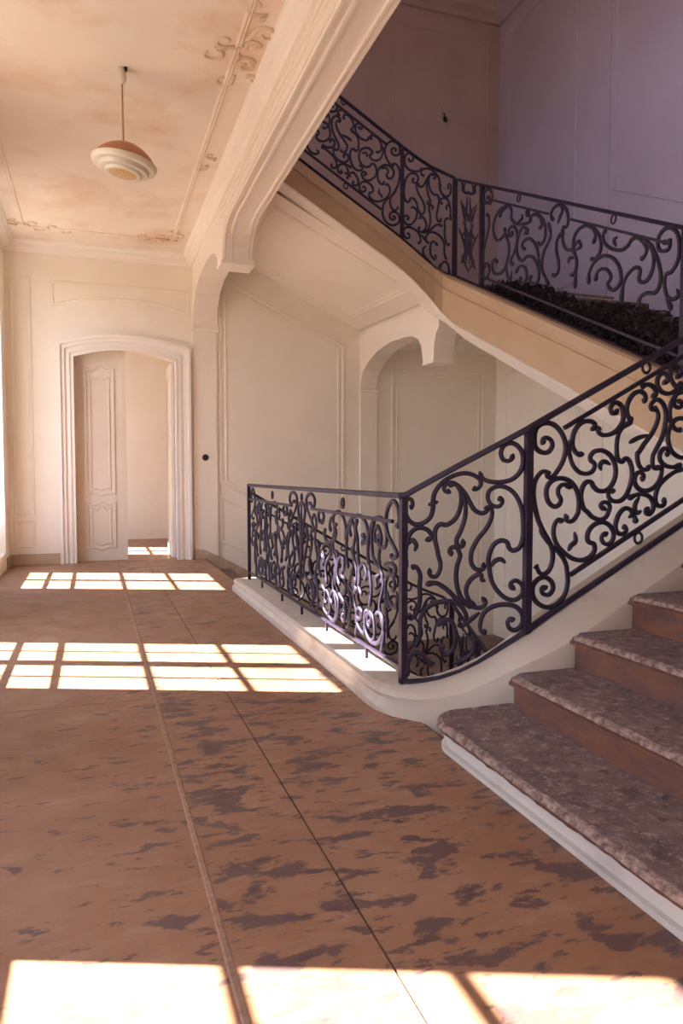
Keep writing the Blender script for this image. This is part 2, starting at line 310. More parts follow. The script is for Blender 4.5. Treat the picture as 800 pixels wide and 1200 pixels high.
Q_STROKES=[[(2.192,1.405),(2.179,1.425),(2.199,1.439),(2.23,1.426),(2.239,1.396),(2.216,1.366),(2.178,1.363),(2.139,1.388),(2.131,1.437),(2.141,1.483),(2.179,1.51),(2.233,1.511),(2.28,1.482),(2.312,1.433),(2.321,1.381),(2.306,1.321),(2.272,1.268),(2.238,1.235),(2.21,1.241),(2.218,1.258)],[(2.224,1.245),(2.206,1.264),(2.176,1.261),(2.144,1.225),(2.131,1.176),(2.133,1.123),(2.144,1.071),(2.16,1.018),(2.192,0.957),(2.232,0.896),(2.251,0.849),(2.249,0.796),(2.231,0.753),(2.2,0.734),(2.173,0.742),(2.159,0.766),(2.147,0.781)],[(2.173,0.978),(2.224,0.897),(2.284,0.848),(2.328,0.793),(2.342,0.738),(2.346,0.677),(2.327,0.617),(2.281,0.572),(2.226,0.559),(2.171,0.579),(2.136,0.621),(2.135,0.674),(2.165,0.709),(2.208,0.717),(2.247,0.692),(2.256,0.654),(2.233,0.625),(2.198,0.631),(2.186,0.655),(2.201,0.667),(2.217,0.656)],[(2.364,1.181),(2.312,1.198),(2.281,1.178),(2.28,1.148),(2.296,1.121),(2.287,1.095),(2.256,1.083),(2.22,1.109),(2.207,1.156),(2.219,1.198),(2.257,1.225),(2.308,1.229),(2.36,1.208),(2.396,1.161),(2.409,1.107),(2.406,1.06),(2.399,1.04),(2.375,1.01),(2.344,1.004),(2.328,1.024),(2.339,1.037)],[(2.308,0.998),(2.296,1.015),(2.273,1.009),(2.256,0.976),(2.257,0.929),(2.279,0.882),(2.323,0.84),(2.379,0.807),(2.436,0.798),(2.484,0.814),(2.512,0.847),(2.507,0.881),(2.482,0.889),(2.466,0.906),(2.469,0.943),(2.497,0.977),(2.545,0.996),(2.595,0.985),(2.629,0.946),(2.63,0.905),(2.605,0.878),(2.572,0.883),(2.555,0.91),(2.571,0.934),(2.592,0.927)],[(2.347,0.849),(2.364,0.878),(2.392,0.902),(2.383,0.949)],[(2.424,1.368),(2.41,1.35),(2.384,1.365),(2.364,1.394),(2.363,1.441),(2.382,1.488),(2.421,1.522),(2.469,1.529),(2.501,1.514),(2.495,1.49),(2.477,1.496)],[(2.363,1.428),(2.34,1.394),(2.349,1.341),(2.37,1.294),(2.41,1.261),(2.458,1.254),(2.494,1.271),(2.502,1.305),(2.477,1.325),(2.477,1.349),(2.504,1.372),(2.553,1.376),(2.603,1.35),(2.633,1.302),(2.638,1.248),(2.619,1.2),(2.582,1.166),(2.533,1.163),(2.5,1.184),(2.484,1.207),(2.455,1.211),(2.428,1.181),(2.421,1.127),(2.438,1.073),(2.463,1.052),(2.496,1.024),(2.545,1.01),(2.581,1.023),(2.597,1.05),(2.605,1.077),(2.592,1.098),(2.563,1.102),(2.545,1.085),(2.56,1.067),(2.578,1.074)],[(2.604,1.302),(2.562,1.319),(2.537,1.299),(2.546,1.271)],[(2.534,1.499),(2.52,1.48),(2.546,1.459),(2.599,1.463),(2.644,1.488),(2.677,1.533),(2.679,1.583),(2.663,1.619),(2.625,1.631),(2.599,1.605),(2.608,1.574),(2.638,1.578),(2.63,1.597)],[(2.805,1.643),(2.826,1.656),(2.816,1.684),(2.784,1.695),(2.746,1.681),(2.716,1.646),(2.702,1.602),(2.714,1.559),(2.742,1.537)],[(2.742,1.537),(2.681,1.502),(2.652,1.464),(2.642,1.414),(2.643,1.37),(2.643,1.364),(2.651,1.333),(2.678,1.317),(2.701,1.336),(2.728,1.32),(2.745,1.27),(2.739,1.207),(2.713,1.144),(2.676,1.11),(2.63,1.107),(2.599,1.126),(2.595,1.151),(2.613,1.167),(2.629,1.151)],[(2.88,1.607),(2.865,1.604),(2.86,1.625),(2.887,1.652),(2.919,1.653),(2.951,1.622),(2.965,1.571),(2.958,1.514),(2.94,1.45),(2.902,1.385),(2.883,1.353),(2.881,1.309),(2.897,1.282),(2.929,1.293)],[(2.876,1.613),(2.904,1.595),(2.913,1.564),(2.899,1.519),(2.868,1.467),(2.823,1.416),(2.789,1.371),(2.777,1.359),(2.786,1.308),(2.815,1.277),(2.854,1.28),(2.845,1.299)],[(2.853,1.464),(2.791,1.45),(2.752,1.434),(2.722,1.418)],[(2.791,1.717),(2.83,1.735),(2.869,1.727),(2.894,1.696),(2.886,1.674),(2.864,1.679)],[(2.939,1.755),(2.957,1.749),(2.972,1.769),(2.954,1.797),(2.919,1.792),(2.9,1.759),(2.909,1.722),(2.941,1.695),(2.989,1.693),(3.037,1.72),(3.068,1.76)],[(3.077,1.709),(3.033,1.688),(2.999,1.643),(2.988,1.585),(3.002,1.534),(3.035,1.496),(3.076,1.497)],[(2.804,1.223),(2.823,1.232),(2.815,1.254),(2.788,1.261),(2.765,1.238),(2.766,1.201),(2.798,1.169),(2.845,1.162),(2.892,1.178),(2.931,1.219),(2.945,1.27),(2.932,1.302)],[(2.967,1.357),(2.987,1.367),(2.982,1.386),(2.958,1.392),(2.931,1.366),(2.932,1.328),(2.968,1.299),(3.025,1.29),(3.082,1.306)],[(3.09,1.284),(3.034,1.264),(2.978,1.232),(2.931,1.193),(2.909,1.149),(2.906,1.104),(2.927,1.078),(2.959,1.08),(2.97,1.103),(2.954,1.113)],[(2.721,1.119),(2.768,1.137),(2.814,1.143),(2.862,1.13),(2.89,1.097),(2.891,1.059),(2.868,1.034),(2.844,1.04),(2.844,1.06),(2.864,1.059)],[(2.813,1.054),(2.787,1.041),(2.769,1.061),(2.773,1.093),(2.799,1.13)],[(2.779,0.984),(2.767,1.023),(2.746,1.055),(2.707,1.068),(2.67,1.043),(2.648,1.0),(2.645,0.956),(2.672,0.93),(2.707,0.935),(2.714,0.96),(2.69,0.97)],[(2.728,1.017),(2.756,1.036),(2.735,1.054)]]
R_STROKES=[[(7.124,4.252),(7.078,4.257),(7.065,4.216),(7.114,4.197),(7.175,4.255),(7.176,4.33),(7.088,4.342),(7.014,4.271),(7.013,4.198),(7.07,4.166)],[(7.127,4.09),(7.067,4.026),(7.079,3.897),(7.15,3.77),(7.193,3.632),(7.205,3.485),(7.128,3.39),(7.055,3.446),(7.071,3.524),(7.146,3.559),(7.16,3.51)],[(6.852,3.955),(6.812,4.006),(6.704,4.026),(6.84,4.037),(6.951,3.973),(6.977,3.865),(6.918,3.752),(6.834,3.727),(6.739,3.762),(6.754,3.823)],[(6.758,4.038),(6.678,4.024),(6.618,3.955),(6.622,3.88),(6.542,3.798),(6.415,3.751),(6.292,3.731),(6.269,3.764),(6.343,3.842),(6.315,3.859)],[(6.43,3.851),(6.424,3.808),(6.504,3.793)],[(6.739,3.762),(6.683,3.674),(6.655,3.567),(6.692,3.465),(6.744,3.394),(6.854,3.372),(6.968,3.423),(6.999,3.519),(6.942,3.548),(6.879,3.494)],[(6.624,3.741),(6.592,3.703),(6.658,3.709),(6.667,3.775),(6.581,3.783),(6.515,3.707),(6.513,3.609),(6.562,3.513),(6.625,3.447),(6.572,3.39)],[(6.376,3.657),(6.319,3.632),(6.327,3.675),(6.414,3.716),(6.476,3.667),(6.512,3.568),(6.497,3.467),(6.419,3.39),(6.333,3.407),(6.236,3.38),(6.164,3.307),(6.115,3.201),(6.136,3.114),(6.23,3.111),(6.279,3.177),(6.232,3.192)],[(6.125,3.614),(6.08,3.637),(6.104,3.71),(6.175,3.773),(6.258,3.773),(6.28,3.728)],[(6.199,3.787),(6.081,3.702),(6.022,3.593),(6.031,3.492),(6.098,3.453),(6.15,3.495)],[(6.355,3.488),(6.405,3.516),(6.406,3.564),(6.325,3.58),(6.24,3.541),(6.155,3.437),(6.117,3.307),(6.087,3.207)],[(5.891,3.615),(5.936,3.68),(5.894,3.73),(5.798,3.728),(5.703,3.659),(5.67,3.567),(5.688,3.499),(5.761,3.513)],[(5.798,3.728),(5.755,3.67),(5.791,3.62),(5.829,3.563)],[(5.979,3.63),(5.932,3.513),(5.963,3.445),(6.028,3.387),(6.061,3.318),(6.069,3.216),(5.999,3.106),(5.953,3.03)],[(5.75,3.507),(5.747,3.394),(5.704,3.306),(5.622,3.27),(5.543,3.308),(5.489,3.304)],[(5.766,3.462),(5.832,3.419),(5.84,3.32),(5.806,3.222),(5.804,3.133),(5.867,3.099),(5.894,3.129)],[(5.622,3.27),(5.55,3.189),(5.538,3.1),(5.586,3.039),(5.636,3.055)],[(5.659,3.157),(5.64,3.201),(5.579,3.182)],[(6.531,3.296),(6.456,3.345),(6.355,3.305),(6.329,3.203),(6.401,3.16),(6.458,3.208),(6.415,3.225)],[(6.705,3.44),(6.689,3.322),(6.629,3.243),(6.605,3.343)],[(5.32,3.233),(5.284,3.288),(5.314,3.358),(5.401,3.415),(5.509,3.419),(5.578,3.366),(5.586,3.268),(5.542,3.156),(5.549,3.033),(5.556,2.909)],[(5.392,3.412),(5.295,3.352),(5.218,3.245),(5.216,3.149),(5.279,3.095),(5.345,3.116)],[(5.575,3.252),(5.485,3.257),(5.506,3.317)],[(5.362,2.899),(5.361,2.997),(5.288,3.074),(5.178,3.091),(5.07,3.049),(4.981,2.956),(4.952,2.845),(4.993,2.786),(5.062,2.78),(5.117,2.84),(5.074,2.887),(5.12,2.958),(5.193,2.989),(5.257,2.97),(5.273,2.902)],[(5.148,3.3),(5.183,3.269),(5.172,3.207),(5.09,3.13),(4.967,3.078),(4.884,3.088),(4.836,3.124),(4.772,3.121),(4.708,3.069),(4.667,3.002),(4.689,2.954),(4.735,2.94)],[(5.005,3.198),(5.048,3.182),(5.016,3.121)],[(4.946,2.638),(4.926,2.793),(4.861,2.867),(4.781,2.891),(4.733,2.856),(4.746,2.794),(4.714,2.758),(4.652,2.759),(4.601,2.822),(4.589,2.915),(4.629,3.013),(4.708,3.091)],[(4.755,2.563),(4.726,2.645),(4.649,2.66),(4.573,2.642),(4.529,2.675),(4.51,2.755),(4.535,2.858),(4.582,2.956),(4.645,3.039)],[(4.496,3.011),(4.459,2.984),(4.424,3.0),(4.436,2.936),(4.493,2.936),(4.538,2.965),(4.548,3.043),(4.498,3.091),(4.427,3.089),(4.355,3.026),(4.331,2.926),(4.342,2.826),(4.402,2.759),(4.459,2.753),(4.471,2.682),(4.439,2.569),(4.393,2.475)],[(4.349,2.621),(4.329,2.565),(4.396,2.554),(4.454,2.604)]]
K_STROKES=[[(7.601,4.585),(7.671,4.584),(7.67,4.544),(7.585,4.474),(7.502,4.457)],[(7.342,4.476),(7.421,4.467),(7.393,4.392)],[(7.667,4.384),(7.552,4.212),(7.482,4.11)],[(7.501,4.405),(7.484,4.242),(7.455,4.102)],[(7.338,4.27),(7.415,4.167),(7.441,4.097)],[(7.664,4.196),(7.548,4.0),(7.518,3.859),(7.572,3.768),(7.657,3.806)],[(7.305,3.925),(7.41,3.853),(7.462,3.764),(7.432,3.638),(7.54,3.574)],[(7.455,4.115),(7.46,3.973),(7.476,3.794),(7.5,3.643)],[(7.689,4.016),(7.605,4.044),(7.548,3.973)],[(7.379,3.662),(7.405,3.617),(7.35,3.551)]]
L_STROKES=[[(3.642,0.962),(3.608,0.995),(3.632,1.079),(3.7,1.103),(3.771,1.054),(3.794,0.979),(3.758,0.908),(3.675,0.851),(3.629,0.811),(3.698,0.785),(3.721,0.81)],[(3.868,0.89),(3.919,0.89),(3.906,0.848),(3.83,0.832),(3.781,0.878),(3.794,0.951),(3.869,0.998),(3.972,0.987),(4.038,0.925),(4.065,0.854),(4.078,0.783),(4.064,0.715),(4.036,0.63),(4.022,0.543),(4.049,0.45)],[(3.972,0.987),(4.011,0.917),(4.01,0.819),(3.983,0.754),(3.892,0.707),(3.841,0.666),(3.866,0.624)],[(4.178,0.879),(4.135,0.868),(4.177,0.824),(4.092,0.851),(4.079,0.912),(4.149,0.977),(4.266,0.993),(4.388,0.958),(4.452,0.885),(4.468,0.808),(4.468,0.711),(4.436,0.64)],[(4.266,0.97),(4.296,0.917),(4.266,0.857),(4.25,0.766),(4.235,0.665),(4.22,0.584),(4.264,0.526),(4.31,0.551),(4.28,0.597)],[(4.671,0.908),(4.742,0.909),(4.742,0.965),(4.653,0.998),(4.551,0.975),(4.484,0.904),(4.468,0.808)],[(4.724,0.887),(4.688,0.845),(4.742,0.795),(4.872,0.773),(4.949,0.813),(4.929,0.867)],[(5.047,0.907),(5.088,0.916),(5.088,0.97),(5.007,0.986),(4.968,0.941),(5.027,0.89)],[(4.969,0.634),(5.008,0.689),(4.929,0.756),(4.797,0.745),(4.816,0.685),(4.911,0.617),(4.911,0.535),(4.892,0.467)],[(4.742,0.727),(4.653,0.714),(4.671,0.633),(4.689,0.53),(4.707,0.482)],[(4.551,0.703),(4.517,0.663),(4.567,0.58),(4.501,0.556),(4.484,0.504),(4.534,0.453)],[(5.009,0.45),(4.931,0.402),(4.97,0.289),(4.855,0.25),(4.743,0.237),(4.654,0.299),(4.636,0.392),(4.743,0.443),(4.817,0.385),(4.761,0.348)],[(4.636,0.448),(4.534,0.409),(4.484,0.352),(4.517,0.28),(4.567,0.292),(4.517,0.324)],[(4.279,0.347),(4.204,0.35),(4.176,0.397),(4.234,0.412),(4.279,0.368),(4.249,0.3),(4.146,0.27),(4.132,0.324),(4.132,0.394),(4.076,0.425)],[(4.062,0.357),(4.021,0.375),(4.035,0.412),(4.104,0.39),(4.118,0.316),(4.062,0.258),(3.94,0.254),(3.851,0.313),(3.826,0.384),(3.852,0.436),(3.916,0.444),(3.929,0.422)],[(4.388,0.582),(4.435,0.511),(4.372,0.436),(4.403,0.366),(4.467,0.279)],[(4.092,0.722),(4.05,0.687),(4.077,0.624)],[(3.892,0.669),(3.943,0.642),(3.93,0.586)],[(3.817,0.725),(3.721,0.755),(3.651,0.736),(3.673,0.697),(3.732,0.699),(3.72,0.728)],[(3.767,0.592),(3.742,0.54),(3.672,0.515),(3.626,0.559),(3.638,0.612)],[(3.804,0.661),(3.791,0.551),(3.778,0.441),(3.765,0.322)],[(4.372,0.785),(4.326,0.706),(4.372,0.616),(4.419,0.535),(4.325,0.496),(4.28,0.534)],[(5.13,0.762),(5.069,0.659),(5.174,0.525),(5.112,0.411),(5.218,0.295)],[(5.282,0.461),(5.196,0.373),(5.262,0.263),(5.154,0.232),(5.092,0.292)]]
C_STROKES=[[(5.366,1.027),(5.288,1.025),(5.243,0.993),(5.198,1.02),(5.198,1.072),(5.288,1.103),(5.397,1.079),(5.42,1.02),(5.366,0.961),(5.274,0.896),(5.214,0.84),(5.305,0.816)],[(5.567,1.028),(5.568,0.86),(5.577,0.677),(5.589,0.493),(5.601,0.307)],[(5.567,1.028),(5.478,1.005),(5.455,0.957),(5.495,0.865),(5.53,0.718),(5.558,0.551)],[(5.399,0.871),(5.384,0.766),(5.432,0.655),(5.499,0.54),(5.533,0.409)],[(5.305,0.807),(5.276,0.705),(5.338,0.594),(5.308,0.51),(5.217,0.47),(5.157,0.503)],[(5.532,0.536),(5.45,0.456),(5.309,0.405),(5.218,0.366),(5.279,0.313)]]
BASE_P=[(-0.023,0.156),(0.036,0.149),(0.104,0.157),(0.193,0.175),(0.304,0.216),(0.392,0.265),(0.5,0.346),(0.586,0.408),(0.641,0.45)]
RAIL_P=[(-0.027,1.133),(0.013,1.143),(0.076,1.179),(0.252,1.277),(0.446,1.381),(0.628,1.48)]
# ------------------------------------------------------------------ THE SETTING
# windows in the left wall: (y0, y1) of the glazed frame at X = -1.5
WIN = [(8.90, 10.28), (4.98, 6.22), (1.20, 2.50)]
WZ = [0.70, 1.00, 1.30, 1.865, 2.42, 2.96]
FAN = (3.13, 3.88)
WIN_ROOM = (12.55, 13.75)
UPW = [(4.6, 6.0), (2.7, 4.1), (0.8, 2.2)]  # unseen upper-floor windows, number and places chosen to brighten the right wall
def wall_x(m, x0, x1, ya, yb, za, zb, ops):
    ops = sorted(ops); y = ya
    for (o0, o1, z0, z1) in ops:
        m.box(x0, x1, y, o0, za, zb); m.box(x0, x1, o0, o1, za, z0); m.box(x0, x1, o0, o1, z1, zb); y = o1
    m.box(x0, x1, y, yb, za, zb)
m = MB()
ops = [(a - 0.24, b + 0.06, 0.22, 4.02) for a, b in WIN] + [(WIN_ROOM[0] - 0.24, WIN_ROOM[1] + 0.06, 0.22, 4.02)]
wall_x(m, -1.56, XL, YE, 15.0, -0.4, ZU, ops)
wall_x(m, -1.56, XL, YE, 15.0, ZU, ZT + 0.3, [(a - 0.1, b + 0.1, ZU + 0.6, ZU + 3.0) for a, b in UPW])
wall_left = struct(m.build('wall_left', 'wall'))

DX0, DX1, DSP, DCR = -0.26, 1.17, 2.90, 3.02          # door opening
def darch(x, sp=DSP, cr_=DCR, x0=DX0, x1=DX1):
    u = (x - (x0 + x1) / 2) / ((x1 - x0) / 2); return sp + (cr_ - sp) * (1 - u * u)
m = MB()
m.box(-1.56, DX0, YB, YB + 0.3, -0.4, ZU); m.box(DX1, 1.75, YB, YB + 0.3, DZ - 0.3, ZU)
m.prism([(1.75, DZ - 0.3), (XR + 0.3, DZ - 0.3), (XR + 0.3, 3.60), (3.97, 3.66), (1.75, 4.72)], 1, YB, YB + 0.3)
arcx = [DX0 + (DX1 - DX0) * i / 16 for i in range(17)]
m.prism([(x, darch(x)) for x in arcx] + [(DX1, ZU), (DX0, ZU)], 1, YB, YB + 0.3)
m.box(DX0, DX1, YB, YB + 0.3, -0.4, -0.001)
wall_back = struct(m.build('wall_back', 'wall'))
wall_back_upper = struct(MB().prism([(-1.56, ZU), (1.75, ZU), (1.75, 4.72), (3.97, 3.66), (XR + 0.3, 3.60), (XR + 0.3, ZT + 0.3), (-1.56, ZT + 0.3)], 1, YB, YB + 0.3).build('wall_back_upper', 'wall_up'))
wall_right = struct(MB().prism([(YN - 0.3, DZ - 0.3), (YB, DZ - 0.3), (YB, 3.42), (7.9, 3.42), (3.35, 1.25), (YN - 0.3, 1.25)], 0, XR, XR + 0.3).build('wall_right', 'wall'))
wall_right_upper = struct(MB().prism([(YN - 0.3, 1.25), (3.35, 1.25), (7.9, 3.42), (YB, 3.42), (YB, ZT + 0.3), (YN - 0.3, ZT + 0.3)], 0, XR, XR + 0.3).build('wall_right_upper', 'wall_purple_cast'))
struct(MB().box(1.75, XR, YN - 0.3, YN, DZ - 0.3, ZT + 0.3).build('wall_near', 'wall'))
struct(MB().box(1.75, 2.05, YE, YN - 0.3, -0.4, ZT + 0.3).build('wall_corridor', 'wall'))
struct(MB().box(-1.56, 2.05, YE - 0.3, YE, -0.4, ZT + 0.3).build('wall_end', 'wall'))
struct(MB().box(1.45, 1.60, YN, YB, DZ, -0.42).build('wall_under_corridor', 'wall'))
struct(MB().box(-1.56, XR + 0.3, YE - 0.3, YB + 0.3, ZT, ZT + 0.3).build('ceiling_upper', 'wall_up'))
struct(MB().box(-1.1, 1.40, YE, YB, ZC, ZU - 0.03).build('ceiling', 'ceil'))
ceiling = bpy.data.objects['ceiling']
struct(MB().box(-1.1, 1.59, YE, YB, ZU - 0.03, ZU).build('floor_upper', 'floor'))
struct(MB().box(1.45, XR, YN, YB, DZ - 0.2, DZ).build('floor_lower', 'floor'))
# the room past the door
m = MB(); m.box(-1.1, 4.0, 14.5, 14.8, 0, ZC); m.box(4.0, 4.3, YB + 0.3, 14.8, 0, ZC)
struct(m.build('wall_room', 'wall')); struct(MB().box(-1.1, 4.3, YB + 0.3, 14.8, ZC, ZC + 0.2).build('ceiling_room', 'wall'))

# corridor floor: sheets of worn covering on a dark screed, with joints
floor = struct(MB().box(-1.1, 1.56, YE, YB + 0.3, -0.35, -0.006).build('floor', 'under'))
G = 0.0035
xs = [-1.1, 0.31, 0.70, 1.545]
cuts = {0: [YE, 0.6, 4.12, 8.4, YB], 1: [YE, 4.10, YB], 2: [YE, 1.0, 6.1, YB]}
for i in range(3):
    ys = cuts[i]
    for a, b in zip(ys[:-1], ys[1:]):
        x0 = xs[i] + (G if i else 0); x1 = xs[i + 1] - (G if i < 2 else 0)
        MB().box(x0, x1, a + G, b - (G if b < YB else 0), -0.006, 0.0).build('floor_sheet', 'floor', floor)
MB().box(DX0, DX1, YB, YB + 0.3, -0.006, 0.002).build('threshold', 'floor', floor)
MB().prism([(0.298, 0), (0.303, 0.003), (0.316, 0.003), (0.321, 0)], 1, YE, 9.6).build('seam_strip', 'seam', floor)
struct(MB().box(-1.1, 4.0, YB + 0.3, 14.5, -0.2, 0.0).build('floor_room', 'floor'))

# ---- wall mouldings
NB = (0, -1, 0); NR = (-1, 0, 0)
def rect_b(x0, x1, z0, z1, k=1.0, par=wall_back):
    y = YB - 0.001
    molding([(x0, y, z0), (x0, y, z1), (x1, y, z1), (x1, y, z0), (x0, y, z0)], NB, par, k, par.data.materials[0])
def poly_b(pts, k=1.0, par=wall_back):
    molding([(x, YB - 0.001, z) for x, z in pts], NB, par, k, par.data.materials[0])
over = [(-0.50, 3.57)] + [(-0.50 + 1.84 * i / 12, 3.57 + 0.14 * (1 - ((i - 6) / 6) ** 2)) for i in range(1, 12)] + [(1.34, 3.57), (1.34, 3.89), (-0.50, 3.89), (-0.50, 3.57)]
poly_b(over, 1.0)
poly_b([(-1.02, 0.72), (-1.02, 3.92), (-0.79, 3.92), (-0.79, 0.72), (-1.02, 0.72)], 0.9)
poly_b([(-1.02, 0.26), (-1.02, 0.60), (-0.79, 0.60), (-0.79, 0.26), (-1.02, 0.26)], 0.9)
# raking panels beside the flight that goes down
rk = lambda x, z0: z0 - 0.52 * (x - 1.79)
poly_b([(1.80, 1.14), (1.80, 4.14), (3.72, 3.24), (3.72, rk(3.72, 1.14)), (1.80, 1.14)], 1.0)
poly_b([(1.88, 1.16), (1.88, 4.03), (3.64, 3.20), (3.64, rk(3.64, 1.20)), (1.88, 1.16)], 0.6)
poly_b([(1.80, 0.90), (3.72, rk(3.72, 0.90)), (3.72, rk(3.72, 0.26)), (1.80, 0.26), (1.80, 0.90)], 0.8)
rect_b(4.56, 6.20, -0.9, 2.93, 0.9); rect_b(4.64, 6.12, -0.82, 2.85, 0.5)
MB().box(4.28, XR, YB - 0.05, YB, 3.36, 3.42).build('cornice_strip', 'trim', wall_back)
# upper storey panels
rect_b(4.54, 6.23, 5.9, 8.32, 1.0, wall_back_upper); rect_b(2.3, 4.22, 6.3, 8.25, 1.0, wall_back_upper)
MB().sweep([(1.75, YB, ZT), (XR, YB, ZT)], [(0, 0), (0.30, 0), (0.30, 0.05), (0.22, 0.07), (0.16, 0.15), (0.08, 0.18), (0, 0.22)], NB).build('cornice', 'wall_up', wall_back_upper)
MB().sweep([(XR, YB, ZT), (XR, YN, ZT)], [(0, 0), (0.30, 0), (0.30, 0.05), (0.22, 0.07), (0.16, 0.15), (0.08, 0.18), (0, 0.22)], NR).build('cornice', 'wall_purple_cast', wall_right_upper)
def poly_r(pts, k=1.0, par=wall_right_upper):
    molding([(XR - 0.001, y, z) for y, z in pts], NR, par, k, par.data.materials[0])
poly_r([(8.78, 3.95), (8.78, 8.35), (10.55, 8.35), (10.55, 3.95), (8.78, 3.95)], 0.8)
poly_r([(7.95, 4.95), (7.95, 8.35), (3.6, 8.35), (3.6, 2.85), (7.95, 4.95)], 0.9)
MB().box(XR - 0.02, XR, 8.05, 8.66, 3.6, 8.6).build('pilaster', 'wall_purple_cast', wall_right_upper)
rect = [(8.6, -0.6), (8.6, 2.9), (10.5, 2.9), (10.5, -0.6), (8.6, -0.6)]
poly_r(rect, 0.9, wall_right); poly_r([(4.0, -0.6), (4.0, 1.4), (8.1, 2.9), (8.1, -0.6), (4.0, -0.6)], 0.9, wall_right)
# pilaster under the corbel, pier under the arch
MB().box(1.40, 1.745, YB - 0.03, YB, 0.0, 3.34).build('pilaster', 'wall', wall_back)
MB().box(1.375, 1.775, YB - 0.06, YB, 3.335, 3.37).build('corbel_cap', 'trim', wall_back)
MB().box(4.00, 4.28, YB - 0.04, YB, -1.55, 2.56).build('pilaster', 'wall', wall_back)
MB().box(3.98, 4.30, YB - 0.07, YB, 2.545, 2.585).build('corbel_cap', 'trim', wall_back)
# baseboards
b1 = MB().box(XL, -0.45, YB - 0.025, YB, 0.0, 0.15); struct(b1.build('baseboard_back', 'base'), 'worn brown plaster skirting left of the door')
m = MB(); m.prism([(1.40, -0.1), (1.40, 0.15), (1.55, 0.13), (1.75, 0.03), (4.0, -1.17), (4.0, -1.7)], 1, YB - 0.05, YB - 0.001)
struct(m.build('baseboard_stair', 'base'), 'brown plaster skirting sloping down beside the lower flight')
struct(MB().box(XL, XL + 0.02, 10.42, YB - 0.025, 0.0, 0.15).build('baseboard_left', 'base'))

# ---- ceiling dressing: cornices, framing bead, plaster rocaille
CORN = [(0, 0), (0.15, 0), (0.15, 0.03), (0.11, 0.045), (0.09, 0.09), (0.05, 0.10), (0.03, 0.13), (0, 0.14)]
MB().sweep([(XL, YB, ZC), (1.40, YB, ZC)], CORN, NB).build('cornice', 'trim', ceiling)
MB().sweep([(1.40, YB, ZC), (1.40, YE, ZC)], CORN, NR).build('cornice', 'trim', ceiling)
MB().sweep([(XL, YE, ZC), (XL, YB, ZC)], CORN, (1, 0, 0)).build('cornice', 'trim', ceiling)
zc = ZC + 0.001
molding([(-0.80, YE + 0.4, zc), (-0.80, 10.15, zc), (1.06, 10.15, zc), (1.06, YE + 0.4, zc), (-0.80, YE + 0.4, zc)], (0, 0, -1), ceiling, 1.2, 'ceil', 'ceiling_bead')
def curl(cx, cy, a0, s, turns=1.1, flip=1, r=0.018):
    pts = [(0.0, 0.0)]
    for i in range(1, 15):
        t = i / 14; ang = flip * (t * turns * 2 * math.pi); R = s * (1 - 0.75 * t)
        pts.append((s * 0.9 + R * math.sin(ang) * 0.9, flip * (s - R * math.cos(ang)) * 0.8))
    c, sn = math.cos(a0), math.sin(a0)
    w = [Vector((cx + x * c - y * sn, cy + x * sn + y * c, ZC - 0.004)) for x, y in pts]
    return w, [r * (1.1 - 0.6 * i / 14) for i in range(len(w))]
def ornament(cx, cy, specs):
    for dx, dy, a0, s, f in specs:
        w, rad = curl(cx + dx, cy + dy, a0, s, 0.9, f)
        MB().tube(w, rad, 6, (0, 0, 1), 0.9).build('plaster_scroll', 'orn', ceiling, True)
ornament(1.08, 5.45, [(0, 0, 2.6, 0.10, 1), (0, 0, 0.4, 0.09, -1), (0, 0.1, 1.7, 0.12, -1), (0.03, -0.1, -1.4, 0.12, 1), (-0.1, 0.05, 3.0, 0.13, -1), (0.1, 0.15, 1.1, 0.08, 1),
                      (0.08, -0.35, -1.3, 0.12, -1), (0.02, 0.4, 1.5, 0.10, 1), (0.12, 0.35, 1.6, 0.07, -1)])
ornament(1.02, 10.12, [(0, 0, 3.0, 0.12, 1), (-0.1, 0, 2.7, 0.10, -1), (0, -0.05, -1.5, 0.12, 1), (-0.25, 0.05, 3.1, 0.10, 1), (0.05, 0.05, -0.6, 0.1, -1), (0.08, -0.3, -1.6, 0.09, -1)])
ornament(-0.78, 10.12, [(0, 0, 0.1, 0.12, -1), (0.1, 0, 0.4, 0.10, 1), (0, -0.05, -1.6, 0.12, -1), (0.25, 0.05, 0, 0.10, -1), (-0.08, 0.02, 3.4, 0.1, 1), (0.4, 0.04, 0.1, 0.09, 1)])
ornament(1.15, 7.6, [(0, 0, 1.6, 0.08, 1), (0.05, -0.15, -1.4, 0.08, -1)])

# ---- the beam on the corridor edge, ending in a hanging pendant and an arch to the back wall
BM = [(10.83, 3.37), (10.79, 3.52), (10.70, 3.68), (10.50, 3.83), (10.1, 3.93), (9.4, 3.96), (8.95, 3.92), (8.70, 3.84), (8.58, 3.75), (8.52, 3.63),
      (8.20, 3.63), (8.19, 3.79), (8.13, 3.92), (8.02, 3.99), (7.75, 4.03), (YE, 4.03)]
beam = struct(MB().prism(BM + [(YE, ZU - 0.03), (YB, ZU - 0.03)], 0, 1.40, 1.75).build('trim_beam', 'soffit'), 'cream plaster beam over the landing edge')
und = [(8.205, 3.66), (8.195, 3.79), (8.135, 3.915), (8.02, 3.985), (7.75, 4.025), (YE + 0.3, 4.025)]
def under_strip(x, w=0.018, d=0.016):
    m = MB(); R = []
    for i, (y, z) in enumerate(und):
        a = Vector(und[max(i - 1, 0)]); b = Vector(und[min(i + 1, len(und) - 1)]); t = (b - a).normalized(); n = Vector((t.y, -t.x))
        if n.y > 0: n = -n
        c = Vector((y, z)); e = c + n * d
        R.append([(x - w, c.x, c.y + 0.004), (x - w * 0.6, e.x, e.y), (x + w * 0.6, e.x, e.y), (x + w, c.x, c.y + 0.004)])
    m.rings(R); return m.build('beam_bead', 'soffit', beam)
